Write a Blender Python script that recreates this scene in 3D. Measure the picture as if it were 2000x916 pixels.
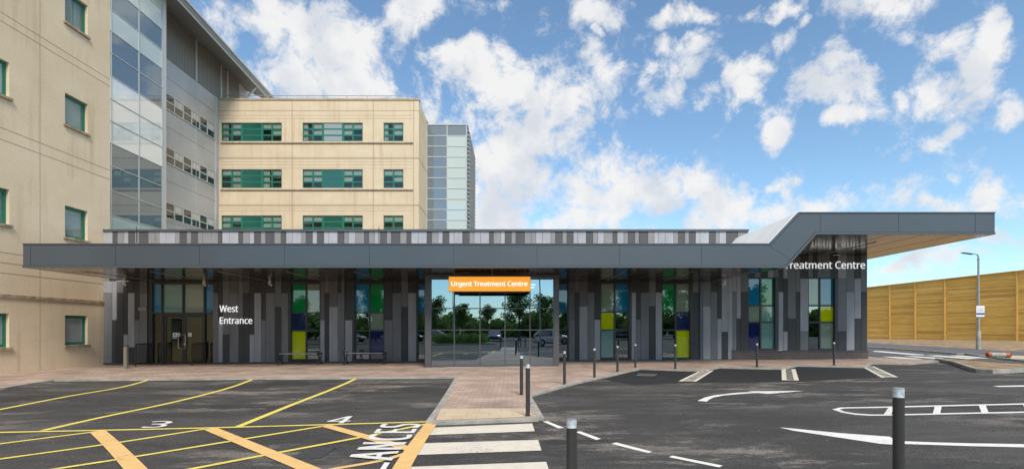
import bpy, bmesh, math, random
from mathutils import Vector, Matrix, noise as mnoise
random.seed(7)
R = math.radians
S = bpy.context.scene
C = S.collection
for o in list(bpy.data.objects): bpy.data.objects.remove(o)

# ------------------------------------------------------------------ camera
F = 950.0; CAMZ = 1.55; SL = 0.008           # focal length in photo pixels, eye height, cross fall of the site
cam_d = bpy.data.cameras.new('camera'); cam = bpy.data.objects.new('camera', cam_d); C.objects.link(cam)
cam.location = (0, 0, CAMZ); cam.rotation_euler = (R(90), 0, 0)
cam_d.sensor_width = 36; cam_d.lens = 36*F/2000; cam_d.shift_y = 0.092
cam_d.clip_start = 0.1; cam_d.clip_end = 3000
S.camera = cam
S.render.resolution_x = 1024; S.render.resolution_y = 468
S.view_settings.view_transform = 'Standard'; S.view_settings.look = 'None'
S.view_settings.gamma = 1; S.view_settings.use_curve_mapping = False
S.view_settings.exposure = 1.25

# ------------------------------------------------------------------ world, clouds, sun
SUN_EL, SUN_AZ = R(44), R(160)               # azimuth clockwise from +Y: behind the camera, to the right
W = bpy.data.worlds.new('World'); S.world = W; W.use_nodes = True
nt = W.node_tree; nt.nodes.clear(); N = nt.nodes; LK = nt.links
def wn(t, **k):
    n = N.new(t)
    for a, b in k.items(): setattr(n, a, b)
    return n
def wmath(op, a, b=None, c=None, clamp=False):
    n = wn('ShaderNodeMath', operation=op); n.use_clamp = clamp
    for i, v in enumerate((a, b, c)):
        if v is None: continue
        if isinstance(v, (int, float)): n.inputs[i].default_value = v
        else: LK.new(v, n.inputs[i])
    return n.outputs[0]
sky = wn('ShaderNodeTexSky', sky_type='NISHITA'); sky.sun_disc = False
sky.sun_elevation = SUN_EL; sky.sun_rotation = SUN_AZ; sky.air_density = 1.0; sky.dust_density = 0.35; sky.ozone_density = 1.2
tc = wn('ShaderNodeTexCoord')
sep = wn('ShaderNodeSeparateXYZ'); LK.new(tc.outputs['Generated'], sep.inputs[0])
ay = wmath('MAXIMUM', wmath('ABSOLUTE', sep.outputs[1]), 0.03)
uu = wmath('DIVIDE', sep.outputs[0], ay); vv = wmath('DIVIDE', sep.outputs[2], ay)
comb = wn('ShaderNodeCombineXYZ'); LK.new(uu, comb.inputs[0]); LK.new(vv, comb.inputs[1])
# a little domain warp so that the cloud banks get ragged outlines
wz = wn('ShaderNodeTexNoise'); wz.inputs['Scale'].default_value = 9; wz.inputs['Detail'].default_value = 6
LK.new(tc.outputs['Generated'], wz.inputs['Vector'])
w0 = wn('ShaderNodeVectorMath', operation='SUBTRACT'); LK.new(wz.outputs['Color'], w0.inputs[0]); w0.inputs[1].default_value = (.5, .5, .5)
w1 = wn('ShaderNodeVectorMath', operation='SCALE'); LK.new(w0.outputs[0], w1.inputs[0]); w1.inputs['Scale'].default_value = 0.22
w2 = wn('ShaderNodeVectorMath', operation='ADD'); LK.new(comb.outputs[0], w2.inputs[0]); LK.new(w1.outputs[0], w2.inputs[1])
P2 = w2.outputs[0]
blobs = [(640,110,170,110,1),(470,60,130,110,1),(560,20,120,60,1),(700,160,110,60,1),(930,160,160,70,1),(1060,215,150,60,1),
 (1140,150,90,70,.9),(1010,270,130,80,1),(1060,350,150,130,1),(850,230,120,80,.9),(1200,330,110,60,.9),(960,330,90,70,1),(1150,400,150,70,1),(1300,370,130,80,1),(1420,410,120,60,1),
 (1560,400,90,60,.85),(1000,440,300,60,1),(800,30,70,55,.95),(1180,22,70,50,.9),(1340,22,70,42,.95),(1365,115,52,50,.95),(1465,150,55,75,.95),
 (1315,190,60,60,.9),(1410,200,50,45,.75),(1155,70,26,22,.9),(1640,145,75,55,.9),(1648,222,50,50,.95),(1750,185,26,30,.8),(1660,40,70,60,.95),
 (1740,25,80,60,1),(1845,80,80,60,1),(1960,60,65,90,1),(1810,160,70,55,.95),(1915,150,60,75,.9),(1830,268,50,32,.85),(1505,262,30,38,.9),
 (1965,225,45,50,.8),(1510,10,70,26,.9),(1960,390,90,45,.9),(1830,390,80,32,.75),(1520,80,30,28,.6),(1930,470,150,22,.9),(1830,505,180,20,.8),
 (1400,80,120,15,.3),(1570,50,30,20,.6),(600,200,260,50,.9)]
acc = None
for (px, py, rx, ry, am) in blobs:
    s = wn('ShaderNodeVectorMath', operation='SUBTRACT'); LK.new(P2, s.inputs[0]); s.inputs[1].default_value = ((px-1000)/F, (642-py)/F, 0)
    m = wn('ShaderNodeVectorMath', operation='MULTIPLY'); LK.new(s.outputs[0], m.inputs[0]); m.inputs[1].default_value = (F/rx, F/ry, 0)
    l = wn('ShaderNodeVectorMath', operation='LENGTH'); LK.new(m.outputs[0], l.inputs[0])
    mr = wn('ShaderNodeMapRange', interpolation_type='SMOOTHSTEP'); LK.new(l.outputs['Value'], mr.inputs['Value'])
    mr.inputs['From Min'].default_value = 1.45; mr.inputs['From Max'].default_value = 0.25
    mr.inputs['To Min'].default_value = 0; mr.inputs['To Max'].default_value = am
    acc = mr.outputs[0] if acc is None else wmath('MAXIMUM', acc, mr.outputs[0])
cz = wn('ShaderNodeTexNoise'); cz.inputs['Scale'].default_value = 17; cz.inputs['Detail'].default_value = 10; cz.inputs['Roughness'].default_value = 0.66; cz.inputs['Distortion'].default_value = .25
LK.new(tc.outputs['Generated'], cz.inputs['Vector'])
cy = wn('ShaderNodeTexNoise'); cy.inputs['Scale'].default_value = 7.5; cy.inputs['Detail'].default_value = 3
LK.new(tc.outputs['Generated'], cy.inputs['Vector'])
hi = wn('ShaderNodeMapRange'); LK.new(vv, hi.inputs['Value']); hi.inputs['From Min'].default_value = .8; hi.inputs['From Max'].default_value = 1.5; hi.inputs['To Max'].default_value = .95  # unseen overhead cloud, added above the view for soft white fill light
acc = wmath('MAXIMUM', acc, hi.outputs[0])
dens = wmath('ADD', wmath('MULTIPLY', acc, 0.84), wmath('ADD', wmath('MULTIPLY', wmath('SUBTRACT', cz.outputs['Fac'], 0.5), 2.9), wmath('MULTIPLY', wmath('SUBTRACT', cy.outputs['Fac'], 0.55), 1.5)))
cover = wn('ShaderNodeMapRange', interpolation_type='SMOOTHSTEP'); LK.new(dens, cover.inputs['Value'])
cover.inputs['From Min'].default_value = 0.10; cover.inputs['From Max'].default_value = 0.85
cs = wn('ShaderNodeTexNoise'); cs.inputs['Scale'].default_value = 11; cs.inputs['Detail'].default_value = 5
so3 = wn('ShaderNodeVectorMath', operation='ADD'); LK.new(tc.outputs['Generated'], so3.inputs[0]); so3.inputs[1].default_value = (3.1, 0, .035); LK.new(so3.outputs[0], cs.inputs['Vector'])
shade = wn('ShaderNodeMapRange'); LK.new(cs.outputs['Fac'], shade.inputs['Value'])
shade.inputs['From Min'].default_value = 0.36; shade.inputs['From Max'].default_value = 0.56
cc = wn('ShaderNodeMixRGB'); LK.new(shade.outputs[0], cc.inputs[0]); cc.inputs[1].default_value = (2.95, 3.1, 3.35, 1); cc.inputs[2].default_value = (3.85, 3.83, 3.8, 1)
hs = wn('ShaderNodeHueSaturation'); hs.inputs['Saturation'].default_value = .95; hs.inputs['Value'].default_value = .80
tn = wn('ShaderNodeMixRGB', blend_type='MULTIPLY'); tn.inputs[0].default_value = 1; tn.inputs[2].default_value = (.76, .95, 1.0, 1)
LK.new(sky.outputs[0], tn.inputs[1]); LK.new(tn.outputs[0], hs.inputs['Color'])
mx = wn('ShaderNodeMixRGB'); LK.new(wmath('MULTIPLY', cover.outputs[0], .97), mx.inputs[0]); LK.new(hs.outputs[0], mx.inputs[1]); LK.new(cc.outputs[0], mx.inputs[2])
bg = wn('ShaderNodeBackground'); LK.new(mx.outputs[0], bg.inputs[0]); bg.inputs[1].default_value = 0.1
wo = wn('ShaderNodeOutputWorld'); LK.new(bg.outputs[0], wo.inputs[0])

sd = bpy.data.lights.new('sun', 'SUN'); sd.energy = 1.35; sd.angle = R(20); sd.color = (1, .93, .82)
sun = bpy.data.objects.new('sun', sd); C.objects.link(sun)
dirv = Vector((math.sin(SUN_AZ)*math.cos(SUN_EL), math.cos(SUN_AZ)*math.cos(SUN_EL), math.sin(SUN_EL)))
sun.rotation_euler = dirv.to_track_quat('Z', 'Y').to_euler(); sun.location = (0, -20, 60)

# ------------------------------------------------------------------ helpers
def G(px, py, h=0.0):                         # photo pixel -> point on the sloping site, h above it
    t = (CAMZ-h)/((py-642)/F + SL*(px-1000)/F)
    x = (px-1000)/F*t
    return Vector((x, t, SL*x+h))
def XA(px, Y): return (px-1000)*Y/F
def ZA(py, Y): return CAMZ-(py-642)*Y/F
def gz(x): return SL*x

class MB:
    def __init__(s, origin=(0,0,0)): s.v=[]; s.f=[]; s.m=[]; s.o=Vector(origin); s.sm=[]
    def face(s, pts, mi=0, smooth=False):
        b=len(s.v); s.v += [Vector(p) for p in pts]; s.f.append(list(range(b,b+len(pts)))); s.m.append(mi); s.sm.append(smooth)
    def grid(s, vs, fs, mi=0, smooth=False):
        b=len(s.v); s.v += [Vector(p) for p in vs]
        for f in fs: s.f.append([b+i for i in f]); s.m.append(mi); s.sm.append(smooth)
    def box(s, x0,x1,y0,y1,z0,z1, mi=0):
        v=[(x,y,z) for z in (z0,z1) for y in (y0,y1) for x in (x0,x1)]
        s.grid(v, [(0,2,3,1),(4,5,7,6),(0,1,5,4),(2,6,7,3),(0,4,6,2),(1,3,7,5)], mi)
    def hexa(s, bot, top, mi=0):
        n=len(bot); v=list(bot)+list(top)
        fs=[tuple(range(n-1,-1,-1)), tuple(range(n,2*n))]+[(i,(i+1)%n,n+(i+1)%n,n+i) for i in range(n)]
        s.grid(v, fs, mi)
    def prism(s, pts, vec, mi=0):             # extrude polygon along vec
        vec=Vector(vec); s.hexa([Vector(p) for p in pts], [Vector(p)+vec for p in pts], mi)
    def beam(s, a, b, w, h=None, mi=0):       # rectangular bar
        h=h or w; a=Vector(a); b=Vector(b); d=(b-a).normalized()
        up=Vector((0,0,1)) if abs(d.z)<.95 else Vector((0,1,0))
        r=d.cross(up).normalized()*w/2; u=r.cross(d).normalized()*h/2
        s.hexa([a-r-u,a+r-u,a+r+u,a-r+u],[b-r-u,b+r-u,b+r+u,b-r+u],mi)
    def tube(s, pts, rad, n=12, mi=0, cap=True):
        pts=[Vector(p) for p in pts]; rad=rad if isinstance(rad,(list,tuple)) else [rad]*len(pts)
        vs=[]; prev=None
        for i,p in enumerate(pts):
            d=(pts[min(i+1,len(pts)-1)]-pts[max(i-1,0)]).normalized()
            if prev is None:
                up=Vector((0,0,1)) if abs(d.z)<.9 else Vector((1,0,0)); r=d.cross(up).normalized()
            else: r=(prev-d*prev.dot(d)).normalized()
            prev=r; u=d.cross(r)
            for k in range(n):
                a=2*math.pi*k/n; vs.append(p+(r*math.cos(a)+u*math.sin(a))*rad[i])
        fs=[]
        for i in range(len(pts)-1):
            for k in range(n): fs.append((i*n+k,i*n+(k+1)%n,(i+1)*n+(k+1)%n,(i+1)*n+k))
        s.grid(vs, fs, mi, True)
        if cap:
            s.face(vs[:n][::-1], mi); s.face(vs[-n:], mi)
    def build(s, name, mats, parent=None, bevel=0, fix=True):
        me=bpy.data.meshes.new(name); me.from_pydata([v-s.o for v in s.v], [], s.f)
        if not isinstance(mats,(list,tuple)): mats=[mats]
        for m in mats: me.materials.append(m)
        for p,mi,sm in zip(me.polygons, s.m, s.sm): p.material_index=mi; p.use_smooth=sm
        if fix:
            bm=bmesh.new(); bm.from_mesh(me); bmesh.ops.recalc_face_normals(bm, faces=bm.faces); bm.to_mesh(me); bm.free()
        me.update(); ob=bpy.data.objects.new(name, me); C.objects.link(ob)
        if parent: ob.parent=parent
        if bevel:
            b=ob.modifiers.new('bevel','BEVEL'); b.width=bevel; b.segments=2; b.limit_method='ANGLE'
        return ob
def tag(o, label=None, cat=None, group=None, kind=None):
    if label: o['label']=label
    if cat: o['category']=cat
    if group: o['group']=group
    if kind: o['kind']=kind
    return o
def thing(name, loc, label, cat, group=None):
    o=bpy.data.objects.new(name,None); C.objects.link(o); o.location=loc; o.empty_display_size=.2
    return tag(o,label,cat,group)
def struct(o): o['kind']='structure'; return o
def kids(o): return [c for c in list(bpy.data.objects) if c.parent==o]
def copy_tree(o, loc=None, parent=None, rz=None, sc=None):
    ch=kids(o); c=o.copy(); C.objects.link(c); c.parent=parent
    if loc is not None: c.location=loc
    if rz is not None: c.rotation_euler.z=rz
    if sc is not None: c.scale=(sc,)*3 if isinstance(sc,(int,float)) else sc
    for k in ch: copy_tree(k, parent=c)
    return c

# ------------------------------------------------------------------ materials
def new_mat(name):
    m=bpy.data.materials.new(name); m.use_nodes=True; nt=m.node_tree
    return m, nt, nt.nodes['Principled BSDF'], nt.nodes['Material Output']
def mat(name, col, rough=.6, metal=0, spec=.5, var=0.0, vs=3.0, vstretch=(1,1,1), bump=0.0, bs=40, detail=5, fine=0.0, fs=150, coat=0, col2=None, lo=.35, hi=.65):
    m,nt,b,out=new_mat(name)
    b.inputs['Roughness'].default_value=rough; b.inputs['Metallic'].default_value=metal
    b.inputs['Specular IOR Level'].default_value=spec; b.inputs['Coat Weight'].default_value=coat
    b.inputs['Base Color'].default_value=(*col,1)
    tcn=nt.nodes.new('ShaderNodeTexCoord'); mp=nt.nodes.new('ShaderNodeMapping'); mp.inputs['Scale'].default_value=vstretch
    nt.links.new(tcn.outputs['Object'], mp.inputs[0])
    src=None
    if var or col2:
        n=nt.nodes.new('ShaderNodeTexNoise'); n.inputs['Scale'].default_value=vs; n.inputs['Detail'].default_value=detail; n.inputs['Roughness'].default_value=.6
        nt.links.new(mp.outputs[0], n.inputs['Vector'])
        r=nt.nodes.new('ShaderNodeMapRange'); r.inputs['From Min'].default_value=lo; r.inputs['From Max'].default_value=hi
        nt.links.new(n.outputs['Fac'], r.inputs['Value'])
        x=nt.nodes.new('ShaderNodeMixRGB'); nt.links.new(r.outputs[0], x.inputs[0])
        c2=col2 or tuple(min(1,c*(1+var)) for c in col); c1=col if col2 else tuple(c*(1-var) for c in col)
        x.inputs[1].default_value=(*c1,1); x.inputs[2].default_value=(*c2,1); src=x.outputs[0]
    if fine:
        n=nt.nodes.new('ShaderNodeTexNoise'); n.inputs['Scale'].default_value=fs; n.inputs['Detail'].default_value=2
        nt.links.new(tcn.outputs['Object'], n.inputs['Vector'])
        r=nt.nodes.new('ShaderNodeMapRange'); r.inputs['From Min'].default_value=.3; r.inputs['From Max'].default_value=.7
        r.inputs['To Min'].default_value=1-fine; r.inputs['To Max'].default_value=1+fine
        nt.links.new(n.outputs['Fac'], r.inputs['Value'])
        x=nt.nodes.new('ShaderNodeVectorMath'); x.operation='SCALE'
        if src: nt.links.new(src,x.inputs[0])
        else: x.inputs[0].default_value=col
        nt.links.new(r.outputs[0], x.inputs['Scale']); src=x.outputs[0]
    if src: nt.links.new(src,b.inputs['Base Color'])
    if bump:
        n=nt.nodes.new('ShaderNodeTexNoise'); n.inputs['Scale'].default_value=bs; n.inputs['Detail'].default_value=4
        nt.links.new(tcn.outputs['Object'], n.inputs['Vector'])
        bp=nt.nodes.new('ShaderNodeBump'); bp.inputs['Strength'].default_value=bump; bp.inputs['Distance'].default_value=.01
        nt.links.new(n.outputs['Fac'], bp.inputs['Height']); nt.links.new(bp.outputs[0], b.inputs['Normal'])
    return m
def glass(name, tint, refl=.3, body=None, wob=0.0006, rough=0.0, solid=.92, gcol=(.92,.95,1)):
    """architectural glass: body None = see-through tint, else a coloured film"""
    m,nt,b,out=new_mat(name); nt.nodes.remove(b)
    fr=nt.nodes.new('ShaderNodeFresnel'); fr.inputs[0].default_value=1.5
    ad=nt.nodes.new('ShaderNodeMath'); ad.operation='ADD'; ad.use_clamp=True; ad.inputs[1].default_value=refl; nt.links.new(fr.outputs[0],ad.inputs[0])
    gl=nt.nodes.new('ShaderNodeBsdfGlossy'); gl.inputs['Roughness'].default_value=rough; gl.inputs[0].default_value=(*gcol,1)
    tcn=nt.nodes.new('ShaderNodeTexCoord'); n=nt.nodes.new('ShaderNodeTexNoise'); n.inputs['Scale'].default_value=1.3; n.inputs['Detail'].default_value=1
    nt.links.new(tcn.outputs['Object'],n.inputs['Vector'])
    bp=nt.nodes.new('ShaderNodeBump'); bp.inputs['Strength'].default_value=1; bp.inputs['Distance'].default_value=wob
    nt.links.new(n.outputs['Fac'],bp.inputs['Height']); nt.links.new(bp.outputs[0],gl.inputs['Normal'])
    tr=nt.nodes.new('ShaderNodeBsdfTransparent'); tr.inputs[0].default_value=(*tint,1)
    base=tr.outputs[0]
    if body:
        df=nt.nodes.new('ShaderNodeBsdfDiffuse'); df.inputs[0].default_value=(*body,1)
        mm=nt.nodes.new('ShaderNodeMixShader'); mm.inputs[0].default_value=solid; nt.links.new(tr.outputs[0],mm.inputs[1]); nt.links.new(df.outputs[0],mm.inputs[2]); base=mm.outputs[0]
    ms=nt.nodes.new('ShaderNodeMixShader'); ge=nt.nodes.new('ShaderNodeNewGeometry'); iv=nt.nodes.new('ShaderNodeMath'); iv.operation='SUBTRACT'; iv.inputs[0].default_value=1; nt.links.new(ge.outputs['Backfacing'],iv.inputs[1])
    fm=nt.nodes.new('ShaderNodeMath'); fm.operation='MULTIPLY'; nt.links.new(ad.outputs[0],fm.inputs[0]); nt.links.new(iv.outputs[0],fm.inputs[1]); nt.links.new(fm.outputs[0],ms.inputs[0]); nt.links.new(base,ms.inputs[1]); nt.links.new(gl.outputs[0],ms.inputs[2])
    nt.links.new(ms.outputs[0],out.inputs[0])
    return m
def emis(name, col, st):
    m,nt,b,out=new_mat(name); b.inputs['Base Color'].default_value=(*col,1); b.inputs['Emission Color'].default_value=(*col,1); b.inputs['Emission Strength'].default_value=st
    return m
def brick_mat(name, c1, c2, mortar, w, h, msize=.01, rot=(0,0,0), rough=.85, var=.25, msm=.1):
    m,nt,b,out=new_mat(name); tcn=nt.nodes.new('ShaderNodeTexCoord'); mp=nt.nodes.new('ShaderNodeMapping'); mp.inputs['Rotation'].default_value=rot
    nt.links.new(tcn.outputs['Object'],mp.inputs[0])
    br=nt.nodes.new('ShaderNodeTexBrick'); nt.links.new(mp.outputs[0],br.inputs['Vector'])
    br.inputs['Color1'].default_value=(*c1,1); br.inputs['Color2'].default_value=(*c2,1); br.inputs['Mortar'].default_value=(*mortar,1)
    br.inputs['Scale'].default_value=1; br.inputs['Mortar Size'].default_value=msize; br.inputs['Mortar Smooth'].default_value=msm; br.inputs['Brick Width'].default_value=w; br.inputs['Row Height'].default_value=h
    n=nt.nodes.new('ShaderNodeTexNoise'); n.inputs['Scale'].default_value=.9; n.inputs['Detail'].default_value=6; nt.links.new(tcn.outputs['Object'],n.inputs['Vector'])
    r=nt.nodes.new('ShaderNodeMapRange'); r.inputs['From Min'].default_value=.3; r.inputs['From Max'].default_value=.7; r.inputs['To Min'].default_value=1-var; r.inputs['To Max'].default_value=1+var
    nt.links.new(n.outputs['Fac'],r.inputs['Value'])
    x=nt.nodes.new('ShaderNodeVectorMath'); x.operation='SCALE'; nt.links.new(br.outputs['Color'],x.inputs[0]); nt.links.new(r.outputs[0],x.inputs['Scale'])
    nt.links.new(x.outputs[0],b.inputs['Base Color']); b.inputs['Roughness'].default_value=rough
    bp=nt.nodes.new('ShaderNodeBump'); bp.inputs['Strength'].default_value=.4; bp.inputs['Distance'].default_value=.004; bp.invert=True
    nt.links.new(br.outputs['Fac'],bp.inputs['Height']); nt.links.new(bp.outputs[0],b.inputs['Normal'])
    return m

def asphalt_mat(name, dark, light, dust, dmin=.52, dmax=.72, stones=True, rough=.85):
    m,nt,b,out=new_mat(name); L=nt.links; tcn=nt.nodes.new('ShaderNodeTexCoord'); V=tcn.outputs['Object']
    def nz(sc,det=5,ro=.6,vec=V):
        n=nt.nodes.new('ShaderNodeTexNoise'); n.inputs['Scale'].default_value=sc; n.inputs['Detail'].default_value=det; n.inputs['Roughness'].default_value=ro; L.new(vec,n.inputs['Vector']); return n.outputs['Fac']
    def mr(v,a,c,lo=0,hi=1):
        r=nt.nodes.new('ShaderNodeMapRange'); r.inputs['From Min'].default_value=a; r.inputs['From Max'].default_value=c; r.inputs['To Min'].default_value=lo; r.inputs['To Max'].default_value=hi; L.new(v,r.inputs['Value']); return r.outputs[0]
    def mix(f,a,c):
        x=nt.nodes.new('ShaderNodeMixRGB')
        if isinstance(f,float): x.inputs[0].default_value=f
        else: L.new(f,x.inputs[0])
        for i,q in ((1,a),(2,c)):
            if isinstance(q,tuple): x.inputs[i].default_value=(*q,1)
            else: L.new(q,x.inputs[i])
        return x.outputs[0]
    mp=nt.nodes.new('ShaderNodeMapping'); mp.inputs['Scale'].default_value=(.45,1.15,1); L.new(V,mp.inputs[0])
    zone=mr(nz(.2,3,.5),.40,.56)
    mid=tuple((a+c)/2 for a,c in zip(dark,light))
    def fade(f):
        q=nt.nodes.new('ShaderNodeMath'); q.operation='MULTIPLY'; L.new(f,q.inputs[0]); L.new(zone,q.inputs[1]); return q.outputs[0]
    base=mix(.55, mid, mix(mr(nz(.4,11,.76,mp.outputs[0]),.43,.57), dark, light))
    base=mix(fade(mr(nz(.5,11,.78,mp.outputs[0]),.50,.56)), base, dark)
    du=mr(nz(.8,12,.80,mp.outputs[0]),dmin,dmax,0,.7)
    base=mix(fade(du), base, dust)
    ag=mr(nz(60,3,.7),.36,.64,.45,1.65)
    ag2=mr(nz(42,3,.6),.3,.7,.82,1.18)
    mm=nt.nodes.new('ShaderNodeMath'); mm.operation='MULTIPLY'; L.new(ag,mm.inputs[0]); L.new(ag2,mm.inputs[1])
    x=nt.nodes.new('ShaderNodeVectorMath'); x.operation='SCALE'; L.new(base,x.inputs[0]); L.new(mm.outputs[0],x.inputs['Scale']); base=x.outputs[0]
    if stones:
        vo=nt.nodes.new('ShaderNodeTexVoronoi'); vo.inputs['Scale'].default_value=5; vo.inputs['Randomness'].default_value=1; L.new(V,vo.inputs['Vector'])
        lt=nt.nodes.new('ShaderNodeMath'); lt.operation='LESS_THAN'; lt.inputs[1].default_value=.045; L.new(vo.outputs['Distance'],lt.inputs[0])
        gt=nt.nodes.new('ShaderNodeMath'); gt.operation='GREATER_THAN'; gt.inputs[1].default_value=.62; L.new(nz(1.7,2),gt.inputs[0])
        mu=nt.nodes.new('ShaderNodeMath'); mu.operation='MULTIPLY'; L.new(lt.outputs[0],mu.inputs[0]); L.new(gt.outputs[0],mu.inputs[1])
        base=mix(mu.outputs[0], base, (.5,.47,.42))
    L.new(base,b.inputs['Base Color']); b.inputs['Roughness'].default_value=rough; b.inputs['Specular IOR Level'].default_value=.3
    bp=nt.nodes.new('ShaderNodeBump'); bp.inputs['Strength'].default_value=.5; bp.inputs['Distance'].default_value=.006; L.new(nz(90,3),bp.inputs['Height']); L.new(bp.outputs[0],b.inputs['Normal'])
    return m

M={}
M['asphalt']=asphalt_mat('asphalt',(.038,.036,.035),(.092,.086,.080),(.25,.215,.185),.52,.58)
M['new_asphalt']=asphalt_mat('new_asphalt',(.022,.022,.023),(.032,.032,.033),(.12,.11,.10),.60,.80)
M['road']=asphalt_mat('road',(.095,.095,.10),(.12,.12,.125),(.16,.155,.15),.5,.8,False)
M['footway']=asphalt_mat('footway',(.11,.115,.125),(.13,.135,.145),(.17,.165,.16),.5,.8,False)
M['pave']=brick_mat('block_paving',(.47,.35,.28),(.39,.28,.22),(.25,.195,.16),.24,.16,.007,var=.28)
M['tactile']=brick_mat('tactile_paving',(.62,.49,.335),(.56,.44,.30),(.42,.34,.25),.4,.4,.006,var=.1)
M['kerb']=mat('kerb_concrete',(.36,.34,.30),.9,var=.22,vs=2.5,fine=.12,fs=60,bump=.2)
M['kerb_far']=mat('kerb_buff',(.40,.35,.27),.9,var=.25,vs=1.5,fine=.12,fs=50)
M['earth']=mat('bare_earth',(.31,.21,.118),.95,var=.35,vs=1.3,fine=.4,fs=9,bump=1,bs=6,detail=8)
M['grass']=mat('grass',(.06,.10,.025),.9,var=.4,vs=2,fine=.3,fs=30)
def paint(name,col,wear=.12):
    m=mat(name,col,.7,var=wear,vs=5,fine=.06,fs=90,detail=8)
    nt=m.node_tree; b=nt.nodes['Principled BSDF']; src=b.inputs['Base Color'].links[0].from_socket; tcn=nt.nodes.new('ShaderNodeTexCoord')
    n=nt.nodes.new('ShaderNodeTexNoise'); n.inputs['Scale'].default_value=26; n.inputs['Detail'].default_value=6; n.inputs['Roughness'].default_value=.75; nt.links.new(tcn.outputs['Object'],n.inputs['Vector'])
    n2=nt.nodes.new('ShaderNodeTexNoise'); n2.inputs['Scale'].default_value=1.1; n2.inputs['Detail'].default_value=4; nt.links.new(tcn.outputs['Object'],n2.inputs['Vector'])
    ad=nt.nodes.new('ShaderNodeMath'); ad.operation='MULTIPLY_ADD'; ad.inputs[1].default_value=.5; nt.links.new(n2.outputs['Fac'],ad.inputs[0]); nt.links.new(n.outputs['Fac'],ad.inputs[2])
    r=nt.nodes.new('ShaderNodeMapRange'); r.inputs['From Min'].default_value=.84; r.inputs['From Max'].default_value=.96; r.inputs['To Max'].default_value=.7; nt.links.new(ad.outputs[0],r.inputs['Value'])
    x=nt.nodes.new('ShaderNodeMixRGB'); nt.links.new(r.outputs[0],x.inputs[0]); nt.links.new(src,x.inputs[1]); x.inputs[2].default_value=(.12,.11,.10,1); nt.links.new(x.outputs[0],b.inputs['Base Color'])
    return m
M['white_paint']=paint('white_paint',(.78,.76,.72),.05)
M['cream_paint']=paint('cream_paint',(.70,.64,.54),.06)
M['yellow_paint']=paint('yellow_paint',(.82,.66,.13),.08)
M['peach_paint']=paint('buff_yellow_paint',(.80,.50,.19),.05)
M['fascia']=mat('fascia_aluminium',(.062,.078,.096),.38,metal=.0,spec=.6,var=.08,vs=.25,coat=.15)
M['trim']=mat('dark_trim',(.075,.085,.10),.4,spec=.6)
M['joint']=mat('joint_shadow_gap',(.015,.016,.018),.8)
M['soffit']=mat('soffit_panel',(.38,.325,.245),.15,metal=1,spec=.5)
M['frame']=mat('frame_aluminium',(.035,.037,.042),.4,spec=.5)
M['lobby_frame']=mat('lobby_frame_aluminium',(.085,.083,.09),.4,spec=.5,var=.06,vs=1)
def clad(n,c): return mat(n,c,.55,var=.10,vs=2.2,vstretch=(1,1,.35),fine=.05,fs=60,spec=.35)
M['cd']=clad('cladding_charcoal',(.052,.055,.060)); M['cm']=clad('cladding_mid_grey',(.165,.172,.186))
M['cl']=clad('cladding_light_grey',(.31,.32,.35)); M['cb']=clad('cladding_warm_grey',(.13,.13,.132))
M['cp']=clad('cladding_pale_grey',(.40,.40,.44)); M['cpm']=clad('parapet_mid_grey',(.27,.265,.27)); M['cpd']=clad('parapet_dark_grey',(.10,.098,.105))
M['cap']=mat('parapet_capping',(.085,.095,.11),.4,spec=.6)
M['roofwhite']=mat('pale_roof_membrane',(.86,.86,.84),.7,var=.05,vs=.8)
M['flash']=mat('bright_flashing',(.88,.88,.88),.5)
M['roof']=mat('roof_membrane',(.22,.22,.22),.8)
M['brick']=brick_mat('dark_plinth_brick',(.10,.08,.072),(.075,.062,.058),(.16,.14,.125),.225,.075,.008,rot=(R(90),0,0),var=.15)
M['stone']=mat('rendered_stone',(.67,.53,.365),.85,col2=(.76,.62,.445),vs=.45,vstretch=(1,1,1.3),fine=.05,fs=14,detail=8,bump=.15,bs=30,lo=.3,hi=.7)
def streaks(m, amount, sx_=2.2, sz_=.12):
    nt=m.node_tree; b=nt.nodes['Principled BSDF']; src=b.inputs['Base Color'].links[0].from_socket
    tcn=nt.nodes.new('ShaderNodeTexCoord'); mp=nt.nodes.new('ShaderNodeMapping'); mp.inputs['Scale'].default_value=(sx_,sx_,sz_); nt.links.new(tcn.outputs['Object'],mp.inputs[0])
    n=nt.nodes.new('ShaderNodeTexNoise'); n.inputs['Scale'].default_value=1; n.inputs['Detail'].default_value=7; n.inputs['Roughness'].default_value=.65; nt.links.new(mp.outputs[0],n.inputs['Vector'])
    n2=nt.nodes.new('ShaderNodeTexNoise'); n2.inputs['Scale'].default_value=.35; n2.inputs['Detail'].default_value=3; nt.links.new(tcn.outputs['Object'],n2.inputs['Vector'])
    r=nt.nodes.new('ShaderNodeMapRange'); r.inputs['From Min'].default_value=.5; r.inputs['From Max'].default_value=.72; nt.links.new(n.outputs['Fac'],r.inputs['Value'])
    r2=nt.nodes.new('ShaderNodeMapRange'); r2.inputs['From Min'].default_value=.4; r2.inputs['From Max'].default_value=.6; r2.inputs['To Max'].default_value=amount; nt.links.new(n2.outputs['Fac'],r2.inputs['Value'])
    mu=nt.nodes.new('ShaderNodeMath'); mu.operation='MULTIPLY'; nt.links.new(r.outputs[0],mu.inputs[0]); nt.links.new(r2.outputs[0],mu.inputs[1])
    x=nt.nodes.new('ShaderNodeMixRGB'); x.blend_type='MULTIPLY'; nt.links.new(mu.outputs[0],x.inputs[0]); nt.links.new(src,x.inputs[1]); x.inputs[2].default_value=(.62,.48,.36,1)
    nt.links.new(x.outputs[0],b.inputs['Base Color'])
streaks(M['stone'],.6)
M['stone_band']=mat('stone_band',(.50,.39,.26),.85,var=.15,vs=1.2)
M['stone_joint']=mat('stone_joint',(.34,.265,.185),.9)
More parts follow.
